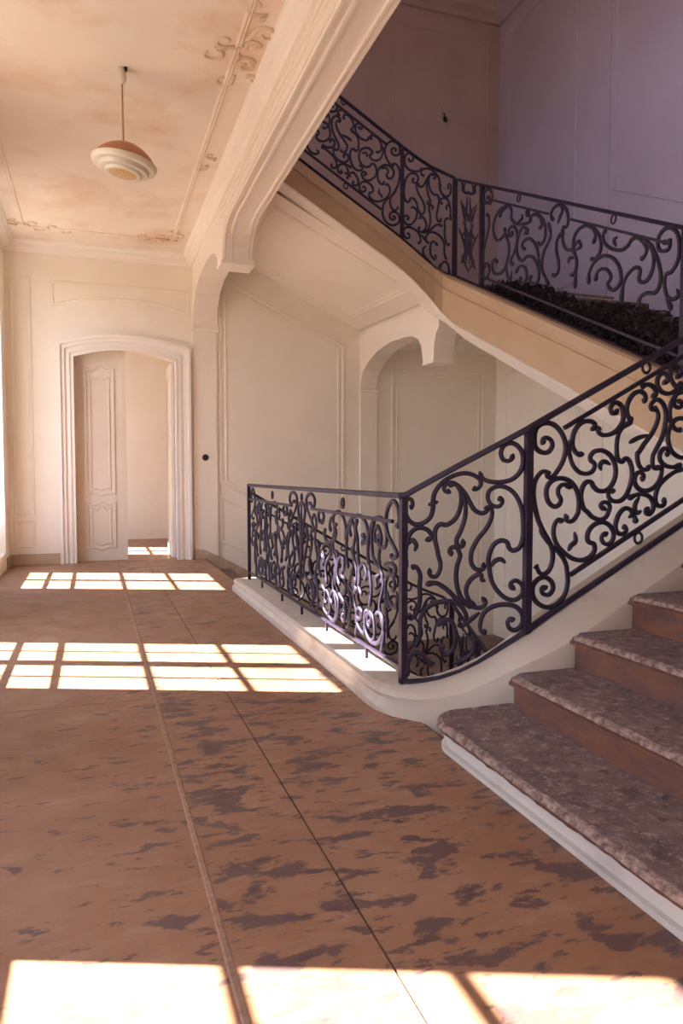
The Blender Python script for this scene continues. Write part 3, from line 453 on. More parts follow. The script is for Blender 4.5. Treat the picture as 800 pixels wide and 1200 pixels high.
for x in (1.425, 1.50, 1.69, 1.73): under_strip(x)
MB().box(1.385, 1.765, 8.19, 8.53, 3.605, 3.64).build('pendant_cap', 'soffit', beam)
for z in (4.10, 4.18): MB().box(1.385, 1.40, YE, 8.2, z, z + 0.025).build('beam_bead', 'soffit', beam)

# ------------------------------------------------------------------ windows
def window(n, y0, y1, dz=0.0, upper=False):
    x0, x1 = -1.53, -1.48
    zs = [z + dz for z in WZ]; top = FAN[1] + dz; bot = 0.22 + dz
    if upper: zs = [ZU + 0.72, ZU + 1.25, ZU + 1.8, ZU + 2.35, ZU + 2.9]; bot = ZU + 0.6; top = None
    ym = (y0 + y1) / 2
    ya, yb = (y0 - 0.24, y1 + 0.06) if not upper else (y0 - 0.1, y1 + 0.1)
    f = MB()
    f.box(x0 - 0.02, x1 + 0.02, ya, y0, bot, (4.02 if not upper else ZU + 3.0)); f.box(x0 - 0.02, x1 + 0.02, y1, yb, bot, (4.02 if not upper else ZU + 3.0))
    f.box(x0 - 0.02, x1 + 0.02, y0, y1, bot, zs[0])
    if upper: f.box(x0 - 0.02, x1 + 0.02, y0, y1, zs[-1], ZU + 3.0)
    else: f.box(x0 - 0.02, x1 + 0.02, y0, y1, zs[-1], FAN[0]); f.box(x0 - 0.02, x1 + 0.02, y0, y1, FAN[1], 4.02)
    w = struct(f.build('window_%d' % n, 'frame'))
    MB().box(x0 - 0.005, x1 + 0.015, ym - 0.055, ym + 0.055, zs[0], zs[-1]).build('meeting_stile', 'frame', w)
    if not upper: MB().box(x0 - 0.005, x1 + 0.015, ym - 0.09, ym + 0.09, FAN[0], FAN[1]).build('fanlight_mullion', 'frame', w)
    half = [(y0, ym - 0.055), (ym + 0.055, y1)]
    for a, b in half:
        c = (a + b) / 2
        MB().box(x0 + 0.012, x1 - 0.012, c - 0.011, c + 0.011, zs[0], zs[-1]).build('glazing_bar', 'frame', w)
        for z in zs[1:-1]: MB().box(x0 + 0.010, x1 - 0.010, a, b, z - 0.014, z + 0.014).build('glazing_bar', 'frame', w)
        for p, q in zip(zs[:-1], zs[1:]):
            for u, v in ((a, c - 0.011), (c + 0.011, b)):
                MB().box(-1.507, -1.503, u, v, p, q).build('pane', 'glass', w)
    if not upper:
        for a, b in ((y0, ym - 0.09), (ym + 0.09, y1)): MB().box(-1.507, -1.503, a, b, FAN[0], FAN[1]).build('pane', 'glass', w)
    # daylight portal: guides the sky light through this opening
    L = bpy.data.lights.new('sky_portal', 'AREA'); L.shape = 'RECTANGLE'
    zz0, zz1 = (zs[0], zs[-1]) if upper else (zs[0], FAN[1])
    L.size = zz1 - zz0; L.size_y = y1 - y0; L.cycles.is_portal = True
    po = bpy.data.objects.new('sky_portal', L); COL.objects.link(po); po.location = (-1.58, ym, (zz0 + zz1) / 2); po.rotation_euler = (0, -math.pi / 2, 0)
for i, (a, b) in enumerate(WIN): window(i + 1, a, b)
window(4, *WIN_ROOM)
for i, (a, b) in enumerate(UPW): window(5 + i, a, b, 0, True)

# ------------------------------------------------------------------ door
door = struct(MB().box(DX0, DX0 + 0.02, YB + 0.05, YB + 0.3, 0.0, DSP).box(DX1 - 0.02, DX1, YB + 0.05, YB + 0.3, 0.0, DSP).build('door_1', 'trim'), 'tall double door in an arched moulded casing')
def casing(o0, o1, d, name='casing'):
    """moulded band around the opening between offsets o0 and o1"""
    def line(o):
        p = [(DX0 - o, 0.0)]
        for i in range(17):
            x = DX0 - o + (DX1 - DX0 + 2 * o) * i / 16
            p.append((x, darch(x, DSP + o * 0.9, DCR + o, DX0 - o, DX1 + o)))
        p.append((DX1 + o, 0.0)); return p
    A, B = line(o0), line(o1)
    R = [[(a[0], YB, a[1]), (b[0], YB, b[1]), (b[0], YB - d, b[1]), (a[0], YB - d, a[1])] for a, b in zip(A, B)]
    MB().rings(R).build(name, 'trim', door)
casing(-0.02, 0.19, 0.022); casing(0.15, 0.19, 0.075); casing(0.10, 0.15, 0.05); casing(0.03, 0.055, 0.04); casing(-0.02, 0.0, 0.035)
def leaf(x0, x1, y, th, par_label):
    n = 10; xs_ = [x0 + (x1 - x0) * i / n for i in range(n + 1)]
    poly = [(x, darch(x) - 0.015) for x in xs_] + [(x1, 0.012), (x0, 0.012)]
    o = MB().prism(poly, 1, y, y + th).build('leaf', 'door', door); o['label'] = par_label
    N = (0, -1, 0)
    def wavy(xa, xb, z, amp, k, flip=1):
        pts = []
        for i in range(17):
            t = i / 16; pts.append((xa + (xb - xa) * t, y - 0.001, z + flip * amp * (0.5 * math.cos(4 * math.pi * t) - math.cos(2 * math.pi * t) * 0.5)))
        return pts
    a, b = x0 + 0.15, x1 - 0.16
    for k_, off in ((0.9, 0.0), (0.6, 0.06)):
        aa, bb = a + off, b - off
        for zt, zb in ((2.74 - off * 2, 0.98 + off), (0.82 - off, 0.20 + off)):
            top = wavy(aa, bb, zt, 0.035, 1); botm = wavy(aa, bb, zb, 0.02, 1, -1)
            molding(top + list(reversed(botm)) + [top[0]], N, o, k_, 'door')
    MB().box(x1 - 0.055, x1 + 0.012, y - 0.014, y, 0.012, darch(x1) - 0.03).build('meeting_bead', 'door', o)
    return o
leaf(DX0 + 0.02, 0.445, YB + 0.13, 0.045, 'closed cream door leaf with wavy panel mouldings')
o = MB().box(DX1 - 0.075, DX1 - 0.03, YB + 0.17, YB + 0.85, 0.012, DSP - 0.01).build('leaf', 'door', door); o['label'] = 'door leaf swung open into the next room'
molding([(DX1 - 0.076, YB + 0.30, 0.2), (DX1 - 0.076, YB + 0.30, 2.7), (DX1 - 0.076, YB + 0.72, 2.7), (DX1 - 0.076, YB + 0.72, 0.2), (DX1 - 0.076, YB + 0.30, 0.2)], (-1, 0, 0), o, 1.0, 'door')

# ------------------------------------------------------------------ kerb of the landing, sweeping up into the string of the first flight
PA = Vector((1.54, 3.50)); PT = (Vector((2.10, 3.20)) - PA).normalized(); PLEN = (Vector((2.10, 3.20)) - PA).length
def pp(u, z): return (PA.x + PT.x * u, PA.y + PT.y * u, z)
B1 = lambda x: 0.45 + 0.53 * (x - 2.10)              # rail base line of flight one
path = [(1.56, 7.74, 0.13, 0.0), (1.56, 6.5, 0.13, 0), (1.56, 5.2, 0.13, 0), (1.56, 4.2, 0.13, 0.0), (1.555, 3.75, 0.13, 0.0), (1.55, 3.58, 0.133, 0.1)]
for (u, z), w in zip(BASE_P[1:], (0.22, 0.36, 0.5, 0.66, 0.8, 0.92, 0.98, 1.0)):
    x, y, _ = pp(u, 0); path.append((x, y, z - 0.012, w))
for x in (2.4, 2.8, 3.3, 3.7): path.append((x, 3.2, B1(x) - 0.012, 1.0))
path += [(3.95, 3.2, 1.42, 1.0), (4.15, 3.2, 1.46, 1.0)]
SA = [(0.165, -0.50), (0.165, -0.085), (0.150, -0.070), (0.140, -0.05), (0.150, -0.035), (0.145, -0.012), (0.120, 0.0), (0.03, 0.0), (-0.12, 0.0), (-0.15, -0.02), (-0.15, -0.50)]
SB = [(0.245, -0.62), (0.245, -0.26), (0.243, -0.18), (0.235, -0.12), (0.215, -0.075), (0.17, -0.045), (0.11, -0.02), (0.03, 0.0), (-0.12, 0.0), (-0.15, -0.03), (-0.15, -0.62)]
R = []
fine = []
for a, b in zip(path[:-1], path[1:]):
    k = max(1, int((Vector(a[:2]) - Vector(b[:2])).length / 0.08))
    for i in range(k): fine.append(tuple(a[j] + (b[j] - a[j]) * i / k for j in range(4)))
fine.append(path[-1])
for _ in range(3):
    fine = [fine[0]] + [tuple((fine[i - 1][j] + 2 * fine[i][j] + fine[i + 1][j]) / 4 for j in range(4)) for i in range(1, len(fine) - 1)] + [fine[-1]]
for i, (x, y, z, w) in enumerate(fine):
    a, b = fine[max(i - 1, 0)], fine[min(i + 1, len(fine) - 1)]
    t = Vector((b[0] - a[0], b[1] - a[1])).normalized(); rg = Vector((t.y, -t.x))
    R.append([(x + rg.x * (s0 + (s1 - s0) * w), y + rg.y * (s0 + (s1 - s0) * w), z + q0 + (q1 - q0) * w) for (s0, q0), (s1, q1) in zip(SA, SB)])
kerb = tag(MB().rings(R).build('stair_kerb', 'kerb', None, True), 'pale moulded stone kerb under the landing railing sweeping up beside the first steps', 'kerb')

kerb.data.set_sharp_from_angle(angle=math.radians(22))
# ------------------------------------------------------------------ first flight
f1 = thing('stair_flight', 'lowest visible stair flight with worn purple-brown treads rising right from the corridor', 'stairs')
TX = [1.45, 1.84, 2.18, 2.52, 2.85, 3.19, 3.53, 3.87]; TZ = [0.135, 0.305, 0.475, 0.65, 0.82, 0.99, 1.165, 1.34]
def worn_tread(x0, x1, z, y0, y1, seed):
    prof = [(x1 + 0.06, -0.05), (x0 + 0.030, -0.05), (x0 + 0.006, -0.040), (x0 - 0.004, -0.022), (x0 + 0.004, -0.006), (x0 + 0.022, 0.0), (x0 + 0.06, 0.0), (x1 + 0.06, 0.0)]
    n = 70; R = []; R2 = []
    for i in range(n + 1):
        y = y0 + (y1 - y0) * i / n; ring_ = []
        back = 0.05 * max(0, 1 - (y1 - y) / 0.05) ** 2
        for j, (x, dz) in enumerate(prof):
            if 1 <= j <= 5:
                q = noise.noise(Vector((seed * 3.1, y * 16, j * 0.4))) * 0.007 + noise.noise(Vector((seed, y * 50, j * 2))) * 0.004
                x += q + back; dz += q * 0.5 if j >= 4 else 0
            ring_.append((x, y, z + dz))
        R.append(ring_)
    t = MB().rings(R).build('tread', 'tread', f1)
    t.data.materials.append(M['nose']); t.data.materials.append(M['riser'])
    for p in t.data.polygons:
        c = p.center
        if c.x < x0 + 0.035 and len(p.vertices) == 4: p.material_index = 1 if c.z > z - 0.029 else 2
    return t
for i in range(1, 7):
    worn_tread(TX[i], TX[i + 1], TZ[i], YN, 2.955, i)
    MB().box(TX[i] + 0.035, TX[i] + 0.06, YN, 2.955, TZ[i - 1] - 0.002, TZ[i] - 0.049).build('riser', 'riser', f1)
    MB().sweep([(TX[i] + 0.035, YN, TZ[i] - 0.05), (TX[i] + 0.035, 2.955, TZ[i] - 0.05)], [(0, 0), (0, 0.03), (0.012, 0.03), (0.02, 0.02), (0.03, 0.016), (0.036, 0.004), (0.036, 0)], (-1, 0, 0)).build('riser_molding', 'riser', f1)
MB().box(TX[7] + 0.035, TX[7] + 0.06, YN, 2.955, TZ[6] - 0.002, TZ[7] - 0.05).build('riser', 'riser', f1)
# curtail (first) step: rounded end against the kerb, pale plinth below
def outline(o):
    pts = [(1.45 + o, YN), (1.45 + o, 2.70 - o * 0.3)]
    n0 = len(pts)
    for i in range(9):
        a = math.pi * (1.0 - 0.5 * i / 8); pts.append((1.62 + (0.17 - o) * math.cos(a), 2.86 + (0.20 - o) * math.sin(a)))
    return pts + [(1.92, 3.06 - o), (1.92, YN)]
R = []
for o, dz in ((0.03, -0.05), (0.006, -0.040), (-0.004, -0.022), (0.004, -0.006), (0.022, 0.0)):
    ring_ = []
    src = outline(o); dense = []
    for a, b in zip(src, src[1:] + src[:1]):
        k = max(1, int((Vector(a) - Vector(b)).length / 0.03))
        if a[0] > 1.9 or b[0] > 1.9: k = 6
        for q in range(k): dense.append((a[0] + (b[0] - a[0]) * q / k, a[1] + (b[1] - a[1]) * q / k))
    R.append((dense, dz))
n = min(len(r[0]) for r in R); rings_ = []
src0 = R[0][0]
def resamp(p, n):
    L = [0]
    for a, b in zip(p, p[1:] + p[:1]): L.append(L[-1] + (Vector(a) - Vector(b)).length)
    out = []; pc = p + p[:1]
    for i in range(n):
        s_ = L[-1] * i / n; k = max(j for j in range(len(p)) if L[j] <= s_ + 1e-9); t = (s_ - L[k]) / max(1e-9, L[k + 1] - L[k])
        out.append((pc[k][0] + (pc[k + 1][0] - pc[k][0]) * t, pc[k][1] + (pc[k + 1][1] - pc[k][1]) * t))
    return out
for dense, dz in R:
    rr = []
    for k, (x, y) in enumerate(resamp(dense, 180)):
        q = (noise.noise(Vector((x * 16, y * 16, dz * 20))) * 0.007 + noise.noise(Vector((x * 50, y * 50, dz * 60))) * 0.004) if x < 1.8 and y > 1.0 else 0
        rr.append((x + q, y, TZ[0] + dz + (q * 0.4 if dz > -0.01 else 0)))
    rings_.append(rr)
t = MB().rings(rings_).build('tread', 'tread', f1); t.data.materials.append(M['nose']); t.data.materials.append(M['riser'])
for p in t.data.polygons:
    if len(p.vertices) == 4: p.material_index = 1 if p.center.z > TZ[0] - 0.029 else 2
MB().prism(outline(0.045), 2, 0.0, 0.088).build('plinth', 'plinth', f1)
MB().prism(outline(0.030), 2, 0.062, 0.0875).build('plinth_molding', 'plinth', f1)
MB().prism(outline(0.022), 2, 0.0, 0.02).build('plinth_foot', 'plinth', f1)
# slab under the flight
MB().prism([(1.9, 0.0), (TX[7] + 0.05, 1.10), (TX[7] + 0.05, 0.75), (2.4, 0.0)], 1, YN, 2.96).build('flight_slab', 'soffit', f1)
place(f1, (1.45, 2.0, 0.0))

# ------------------------------------------------------------------ quarter landings and the two upper flights (repeated one storey down)
def slab_landing(name, label, x0, x1, y0, y1, z, th):
    o = thing(name, label, 'stair landing')
    MB().box(x0, x1, y0, y1, z - 0.04, z).build('landing_floor', 'tread', o)
    MB().box(x0 + 0.03, x1, y0, y1, z - th, z - 0.04).build('landing_slab', 'soffit', o)
    return place(o, (x0, y0, z - th))
slab_landing('stair_landing', 'near quarter landing at the head of the first flight beside the right wall', 3.87, XR, YN, 3.33, 1.34, 0.3)
land2 = slab_landing('stair_landing', 'far quarter landing carried on plaster arches in the back corner', 4.02, XR, 7.92, YB, 3.56, 0.31)
land2d = dup(land2, DZ, 'far quarter landing one storey down at the foot of the descending flight')
# arches under the far landing, meeting in a pendant
AA = [(10.83, 2.585), (10.79, 2.72), (10.68, 2.86), (10.43, 2.98), (10.1, 3.07), (9.6, 3.12), (9.1, 3.10), (8.85, 3.07), (8.66, 3.00), (8.57, 2.90), (8.53, 2.78), (8.50, 2.66),
      (8.20, 2.66), (8.19, 2.85), (8.14, 2.98), (8.06, 3.05), (8.06, 3.5), (10.83, 3.6)]
arch = thing('landing_arch', 'pair of plaster arches meeting in a hanging pendant under the far landing', 'arch')
MB().prism(AA, 0, 4.00, 4.28).build('arch', 'soffit', arch)
AB = [(4.28, 3.26), (4.28, 2.66), (4.30, 2.80), (4.36, 2.93), (4.48, 3.02), (4.8, 3.09), (5.4, 3.11), (6.0, 3.04), (6.3, 2.9), (6.42, 2.72), (6.45, 2.585), (6.45, 3.26)]
MB().prism(AB, 1, 8.20, 8.48).build('arch', 'soffit', arch)
MB().box(3.99, 4.29, 8.19, 8.51, 2.635, 2.665).build('pendant_cap', 'soffit', arch)
place(arch, (4.0, 8.2, 2.6))

# string: sweeps from the near landing up flight two, round the corner and up flight three
ST = [(3.97, 3.15, 1.47, 0.50, 0.66), (3.97, 4.71, 2.18, 0.50, 0.66), (3.97, 7.55, 3.467, 0.50, 0.66), (3.965, 7.75, 3.555, 0.48, 0.63), (3.945, 7.86, 3.62, 0.46, 0.58),
      (3.88, 7.90, 3.68, 0.42, 0.52), (3.75, 7.90, 3.79, 0.38, 0.46), (3.44, 7.90, 4.00, 0.35, 0.42), (2.2, 7.90, 4.72, 0.36, 0.44), (1.74, 7.90, 4.985, 0.37, 0.45)]
def dense_path(P, step=0.12):
    out = []
    for a, b in zip(P[:-1], P[1:]):
        k = max(1, int((Vector(a[:2]) - Vector(b[:2])).length / step))
        for i in range(k): out.append(tuple(a[j] + (b[j] - a[j]) * i / k for j in range(len(a))))
    return out + [P[-1]]
STD = dense_path(ST)
for _ in range(2):
    STD = [STD[0]] + [tuple((STD[i - 1][j] + 2 * STD[i][j] + STD[i + 1][j]) / 4 for j in range(5)) for i in range(1, len(STD) - 1)] + [STD[-1]]
def string_rings(sec, lo=0, hi=None):
    R = []
    for i, (x, y, z, df, db) in enumerate(STD):
        a, b = STD[max(i - 1, 0)], STD[min(i + 1, len(STD) - 1)]
        t = Vector((b[0] - a[0], b[1] - a[1])).normalized(); rg = Vector((t.y, -t.x))
        R.append([(x + rg.x * s_, y + rg.y * s_, z + d(df, db)) for s_, d in sec])
    return R
face = [(0.22, lambda f, b: 0.0), (0.03, lambda f, b: 0.0), (0.0, lambda f, b: -0.02), (0.0, lambda f, b: -0.13), (0.02, lambda f, b: -0.14), (0.02, lambda f, b: -0.16), (0.005, lambda f, b: -0.17), (0.005, lambda f, b: -f), (0.22, lambda f, b: -f)]
bev = [(0.22, lambda f, b: -f), (0.0, lambda f, b: -f), (-0.012, lambda f, b: -f - 0.012), (0.0, lambda f, b: -f - 0.03), (0.11, lambda f, b: -b), (0.22, lambda f, b: -b)]
string = thing('stair_stringer', 'brown stone side band with a pale lower edge below the upper railings', 'stair stringer')
MB().rings(string_rings(face)).build('string_face', 'string', string)
MB().rings(string_rings(bev)).build('string_bevel', 'soffit', string)
place(string, (3.97, 3.2, 0.9))
string_d = dup(string, DZ, 'brown stone side band below the railings that lead down the stairwell')

def flight(label, kind):
    o = thing('stair_flight', label, 'stairs')
    if kind == 2:
        for k in range(12):
            y = 3.35 + 0.36 * k; z = 1.34 + 0.166 * (k + 1)
            MB().box(4.0, XR, y - 0.03, y + 0.37, z - 0.045, z).build('tread', 'tread', o)
            MB().box(4.0, XR, y, y + 0.02, z - 0.166, z - 0.045).build('riser', 'riser', o)
        MB().prism([(3.30, 1.1), (3.38, 1.36), (7.95, 3.42), (7.95, 3.2), (7.3, 2.88)], 0, 4.08, XR).build('flight_slab', 'soffit', o)
        return place(o, (4.0, 3.35, 1.34))
    for k in range(8):
        x = 3.95 - 0.295 * k; z = 3.56 + 0.16555 * (k + 1)
        MB().box(x - 0.305, x + 0.03, 7.95, YB - 0.051, z - 0.04, z).build('tread', 'tread', o)
        MB().box(x - 0.02, x, 7.95, YB - 0.051, max(z - 0.166, 3.60 + 0.48 * (3.95 - x)), z - 0.045).build('riser', 'riser', o)
    x = 3.95 - 0.295 * 8
    MB().box(x - 0.02, x, 7.95, YB - 0.051, ZU - 0.172, ZU - 0.04).build('riser', 'riser', o)
    # soffit, twisted slightly from the string to the back wall
    m = MB(); R = []
    for i in range(15):
        X = 3.97 + (1.75 - 3.97) * i / 14; zf = 3.62 + 0.48 * (3.5 - X); zb = 3.535 + 0.48 * (3.93 - X)
        R.append([(X, 8.0, zf), (X, YB, zb), (X, YB, zb + 0.008), (X, 8.0, zf + 0.008)])
    sf = m.rings(R).build('soffit', 'soffit', o)
    def sp_(X, t):
        zf = 3.62 + 0.48 * (3.5 - X); zb = 3.535 + 0.48 * (3.93 - X); return (X, 8.0 + (YB - 8.0) * t, zf + (zb - zf) * t - 0.001)
    nn = Vector((-0.48, -0.04, -1)).normalized()
    for e, k in ((0.0, 1.0), (0.05, 0.6)):
        molding([sp_(3.72 - e, 0.12 + e / 3), sp_(3.72 - e, 0.88 - e / 3), sp_(2.05 + e, 0.88 - e / 3), sp_(2.05 + e, 0.12 + e / 3), sp_(3.72 - e, 0.12 + e / 3)], nn, sf, k)
    MB().tube([sp_(3.9, 1.0), sp_(1.75, 1.0)], 0.02, 6).build('soffit_bead', 'trim', sf)
    return place(o, (3.95, 8.0, 3.5))
fl2 = flight('middle stair flight rising away along the right wall behind the upper railing', 2)
fl3 = flight('top stair flight seen from below with a panelled cream soffit', 3)
fl2d = dup(fl2, DZ, 'deep stair flight along the right wall below corridor level')
fl3d = dup(fl3, DZ, 'stair flight descending right along the back wall from the corridor')

# ------------------------------------------------------------------ WROUGHT IRON
RS = 0.0118
# ---- landing balustrade
bl = thing('iron_balustrade', 'level black wrought iron landing balustrade on the pale kerb', 'balustrade')
XB = 1.56
fL = lambda u, v: (XB, u, v)
NX = (1, 0, 0); NY = (0, 1, 0)
mid = 5.555
for s in L_STROKES:
    scroll(s, fL, NX, RS, bl); scroll([(2 * mid - u, v) for u, v in s], fL, NX, RS, bl)
LYRE = [[(0.0, 0.22), (-0.04, 0.34), (0.03, 0.48), (-0.03, 0.62), (0.04, 0.76), (0.0, 0.88), (0.06, 0.95), (0.11, 0.90), (0.08, 0.85)],
        [(0.16, 0.24), (0.10, 0.30), (0.13, 0.40), (0.20, 0.42), (0.22, 0.35), (0.18, 0.33)],
        [(-0.12, 0.50), (-0.06, 0.56), (-0.08, 0.66), (-0.15, 0.70), (-0.20, 0.64), (-0.16, 0.60)]]
for y in (5.15, 4.72, 4.30, 3.86):
    for s in LYRE:
        q = [(y + u, v) for u, v in s]
        scroll(q, fL, NX, RS * 0.9, bl); scroll([(2 * mid - u, v) for u, v in q], fL, NX, RS * 0.9, bl)
for k, s in enumerate(C_STROKES):
    scroll(s, fL, NX, RS, bl)
    if k != 1: scroll([(2 * mid - u, v) for u, v in s], fL, NX, RS, bl)
ring((XB, mid, 1.07), NX, 0.022, bl, 0.007)
handrail([(XB, 7.62, 1.135), (XB, 5.5, 1.135), (XB, 3.66, 1.135), (1.545, 3.50, 1.14)], bl)
for a, b in ((7.58, 5.86), (5.28, 3.70)): bar((XB, a, 0.99), (XB, b, 0.99), 0.02, bl, 'top_rail')
bar((XB, 7.60, 0.205), (XB, 3.52, 0.205), 0.02, bl, 'bottom_rail', 0.014)
for y in (7.60, 3.545): bar((XB - 0.005, y, 0.125), (XB - 0.005, y, 1.13), 0.032, bl, 'post')
for y in (6.55, 4.55): ring((XB, y, 1.06), NX, 0.028, bl)
for y in (7.0, 6.2, mid, 4.9, 4.1): bar((XB, y, 0.125), (XB, y, 0.205), 0.018, bl, 'foot')
place(bl, (XB, mid, 0.13))
# ---- first flight balustrade
b1 = thing('iron_balustrade', 'large black scrolled iron balustrade climbing right beside the worn first steps', 'balustrade')
NP = (-PT.y, PT.x, 0)
for s in P_STROKES: scroll(s, pp, NP, RS, b1)
f1y = lambda u, v: (u, 3.2, v)
for s in Q_STROKES: scroll(s, f1y, NY, RS, b1)
QC = (2.81, 1.36)
far = [[(2 * QC[0] - u, 2 * QC[1] - v) for u, v in s] for i, s in enumerate(Q_STROKES) if i in (0, 1, 2, 3, 4, 5, 6, 7)]
for s in far: scroll(s, f1y, NY, RS, b1)
for k, x in enumerate((3.68, 3.80, 3.92)):
    w = 0.05 if k % 2 else -0.05
    scroll([(x + w, B1(x) + 0.10), (x + w * 0.4, B1(x) + 0.05), (x - w * 0.8, B1(x) + 0.16), (x + w * 0.3, B1(x) + 0.42), (x + w, B1(x) + 0.62), (x, B1(x) + 0.86), (x - w, B1(x) + 0.78), (x - w * 0.4, B1(x) + 0.72)], f1y, NY, RS, b1)
T1 = lambda x: 1.48 + 0.52 * (x - 2.09)
handrail([pp(u, z) for u, z in RAIL_P] + [(x, 3.2, T1(x)) for x in (2.16, 2.6, 3.1, 3.6, 4.08)], b1)
handrail([pp(u, z) for u, z in BASE_P] + [(x, 3.2, B1(x)) for x in (2.16, 2.6, 3.1, 3.6, 4.0)], b1, 'base_rail', 0.85)
bar((2.31, 3.2, 1.49), (3.50, 3.2, 1.49 + 1.19 * 0.535), 0.021, b1, 'top_rail'); bar((2.36, 3.2, 0.722), (3.52, 3.2, 0.722 + 1.16 * 0.527), 0.021, b1, 'bottom_rail')
bar((1.54, 3.50, 0.125), (1.54, 3.50, 1.14), 0.034, b1, 'newel_post')
bar((2.10, 3.2, 0.43), (2.10, 3.2, 1.475), 0.036, b1, 'post'); bar((3.56, 3.2, B1(3.56)), (3.56, 3.2, T1(3.56)), 0.036, b1, 'post'); bar((4.08, 3.2, 1.45), (4.08, 3.2, 2.52), 0.036, b1, 'post')
ring((2.825, 3.2, 1.825), NY, 0.026, b1); ring((2.796, 3.2, 0.905), NY, 0.026, b1)
place(b1, (1.54, 3.5, 0.13))
# ---- third (top) flight: the same two panels mirrored
b3 = thing('iron_balustrade', 'black scrolled iron balustrade on the topmost flight, partly behind the ceiling beam', 'balustrade')
Y3 = 7.95; X3 = 3.46
B3 = lambda x: 4.03 + 0.583 * (X3 - x)
def q3(u, v): 
    x = X3 - (u - 2.10); return (x, Y3, B3(x) + (v - B1(u)) * 1.0)
def p3(u, v):
    t = u / PLEN; x = X3 + (1 - t) * 0.64
    za = 3.60 + (v - 0.156) * 1.15; zb = 4.03 + (v - 0.45) * 1.0
    return (x, Y3, za + (zb - za) * t)
for s in P_STROKES: scroll(s, p3, NY, RS, b3)
for s in Q_STROKES + far: scroll(s, q3, NY, RS, b3)
T3 = lambda x: 5.055 + 0.575 * (X3 - x)
handrail([(1.62, Y3, T3(1.62)), (2.5, Y3, T3(2.5)), (3.3, Y3, T3(3.3)), (3.46, Y3, 5.055), (3.65, Y3, 4.955), (3.83, Y3, 4.875), (4.0, Y3 - 0.03, 4.81), (4.09, 7.84, 4.735)], b3)
handrail([(1.62, Y3, B3(1.62)), (3.46, Y3, 4.01), (3.75, Y3, 3.81), (3.9, Y3 - 0.01, 3.69), (4.07, 7.86, 3.60)], b3, 'base_rail', 0.8)
bar((X3 - 0.2, Y3, T3(X3 - 0.2) - 0.115), (1.75, Y3, T3(1.75) - 0.115), 0.02, b3, 'top_rail'); bar((X3 - 0.26, Y3, B3(X3 - 0.26) + 0.13), (1.75, Y3, B3(1.75) + 0.13), 0.02, b3, 'bottom_rail')
bar((X3, Y3, 4.0), (X3, Y3, 5.05), 0.036, b3, 'post'); bar((4.09, 7.84, 3.58), (4.09, 7.84, 4.73), 0.046, b3, 'post')
ring(q3(2.825, 1.825), NY, 0.026, b3); ring(q3(2.796, 0.905), NY, 0.026, b3)
place(b3, (3.46, Y3, 3.6))
# ---- second (middle) flight
b2 = thing('iron_balustrade', 'black scrolled iron balustrade of the middle flight in front of the upper right wall', 'balustrade')
fR = lambda u, v: (4.10, u, v)
for s in R_STROKES: scroll(s, fR, NX, RS * 1.2, b2)
for s in K_STROKES:
    scroll(s, fR, NX, RS * 1.15, b2)
    scroll([(15.06 - u, v + 0.46 * (15.06 - 2 * u)) for u, v in s], fR, NX, RS * 1.15, b2)
T2 = lambda y: 4.43 + 0.4735 * (y - 7.22); B2 = lambda y: 3.32 + 0.4535 * (y - 7.22)
handrail([(4.10, 7.84, 4.725), (4.10, 7.22, T2(7.22)), (4.10, 5.5, T2(5.5)), (4.10, 3.2, T2(3.2))], b2)
handrail([(4.10, 7.84, B2(7.84)), (4.10, 5.5, B2(5.5)), (4.10, 3.2, B2(3.2))], b2, 'base_rail', 0.9)
for a, b in ((7.05, 5.98), (5.66, 4.42)): bar((4.10, a, T2(a) - 0.135), (4.10, b, T2(b) - 0.135), 0.021, b2, 'top_rail')
bar((4.10, 7.2, B2(7.2) + 0.12), (4.10, 4.3, B2(4.3) + 0.12), 0.021, b2, 'bottom_rail')
for y in (7.22, 4.27): bar((4.10, y, B2(y)), (4.10, y, T2(y)), 0.046, b2, 'post')
for y, z in ((5.059, 3.356), (6.486, 4.032), (6.325, 3.835)): ring((4.10, y, z), NX, 0.030, b2)
# lower third beyond the frame edge repeats the same scrolls up to the near landing
for s in R_STROKES[:11]: scroll([(u - 2.95, v - 2.95 * 0.4635) for u, v in s if u > 4.0], fR, NX, RS, b2)
place(b2, (4.10, 7.84, 3.6))
b3d = dup(b3, DZ, 'dark iron balustrade running down the descending flight behind the landing railing')
b2d = dup(b2, DZ, 'dark iron balustrade deep in the stairwell along the right-hand lower flight')

# ------------------------------------------------------------------ LOOSE THINGS
# pendant lamp
lamp = thing('pendant_lamp', 'tilted domed pendant lamp with pale stepped rings hanging from the corridor ceiling', 'lamp')
LX, LY = 0.26, 6.04
MB().lathe([(0.006, -0.125), (0.022, -0.115), (0.034, -0.085), (0.036, -0.05), (0.030, -0.015), (0.026, 0.0)], 24, (LX, LY, ZC)).build('ceiling_cup', 'opal', lamp, True)
MB().lathe([(0.012, -0.03), (0.014, 0.0)], 12, (LX + 0.028, LY - 0.02, ZC)).build('wire_hole', 'black', lamp)
MB().tube([(LX, LY, ZC - 0.10), (LX + 0.004, LY, 3.82)], 0.007, 8).build('rod', 'rod', lamp, True)
parts = []
dome = [(0.012, 0.0), (0.045, -0.004), (0.10, -0.022), (0.155, -0.052), (0.20, -0.09), (0.232, -0.13), (0.246, -0.165), (0.238, -0.165), (0.19, -0.10), (0.10, -0.035), (0.012, -0.012)]
parts.append(MB().lathe(dome, 48).build('shade', 'shade', lamp, True))
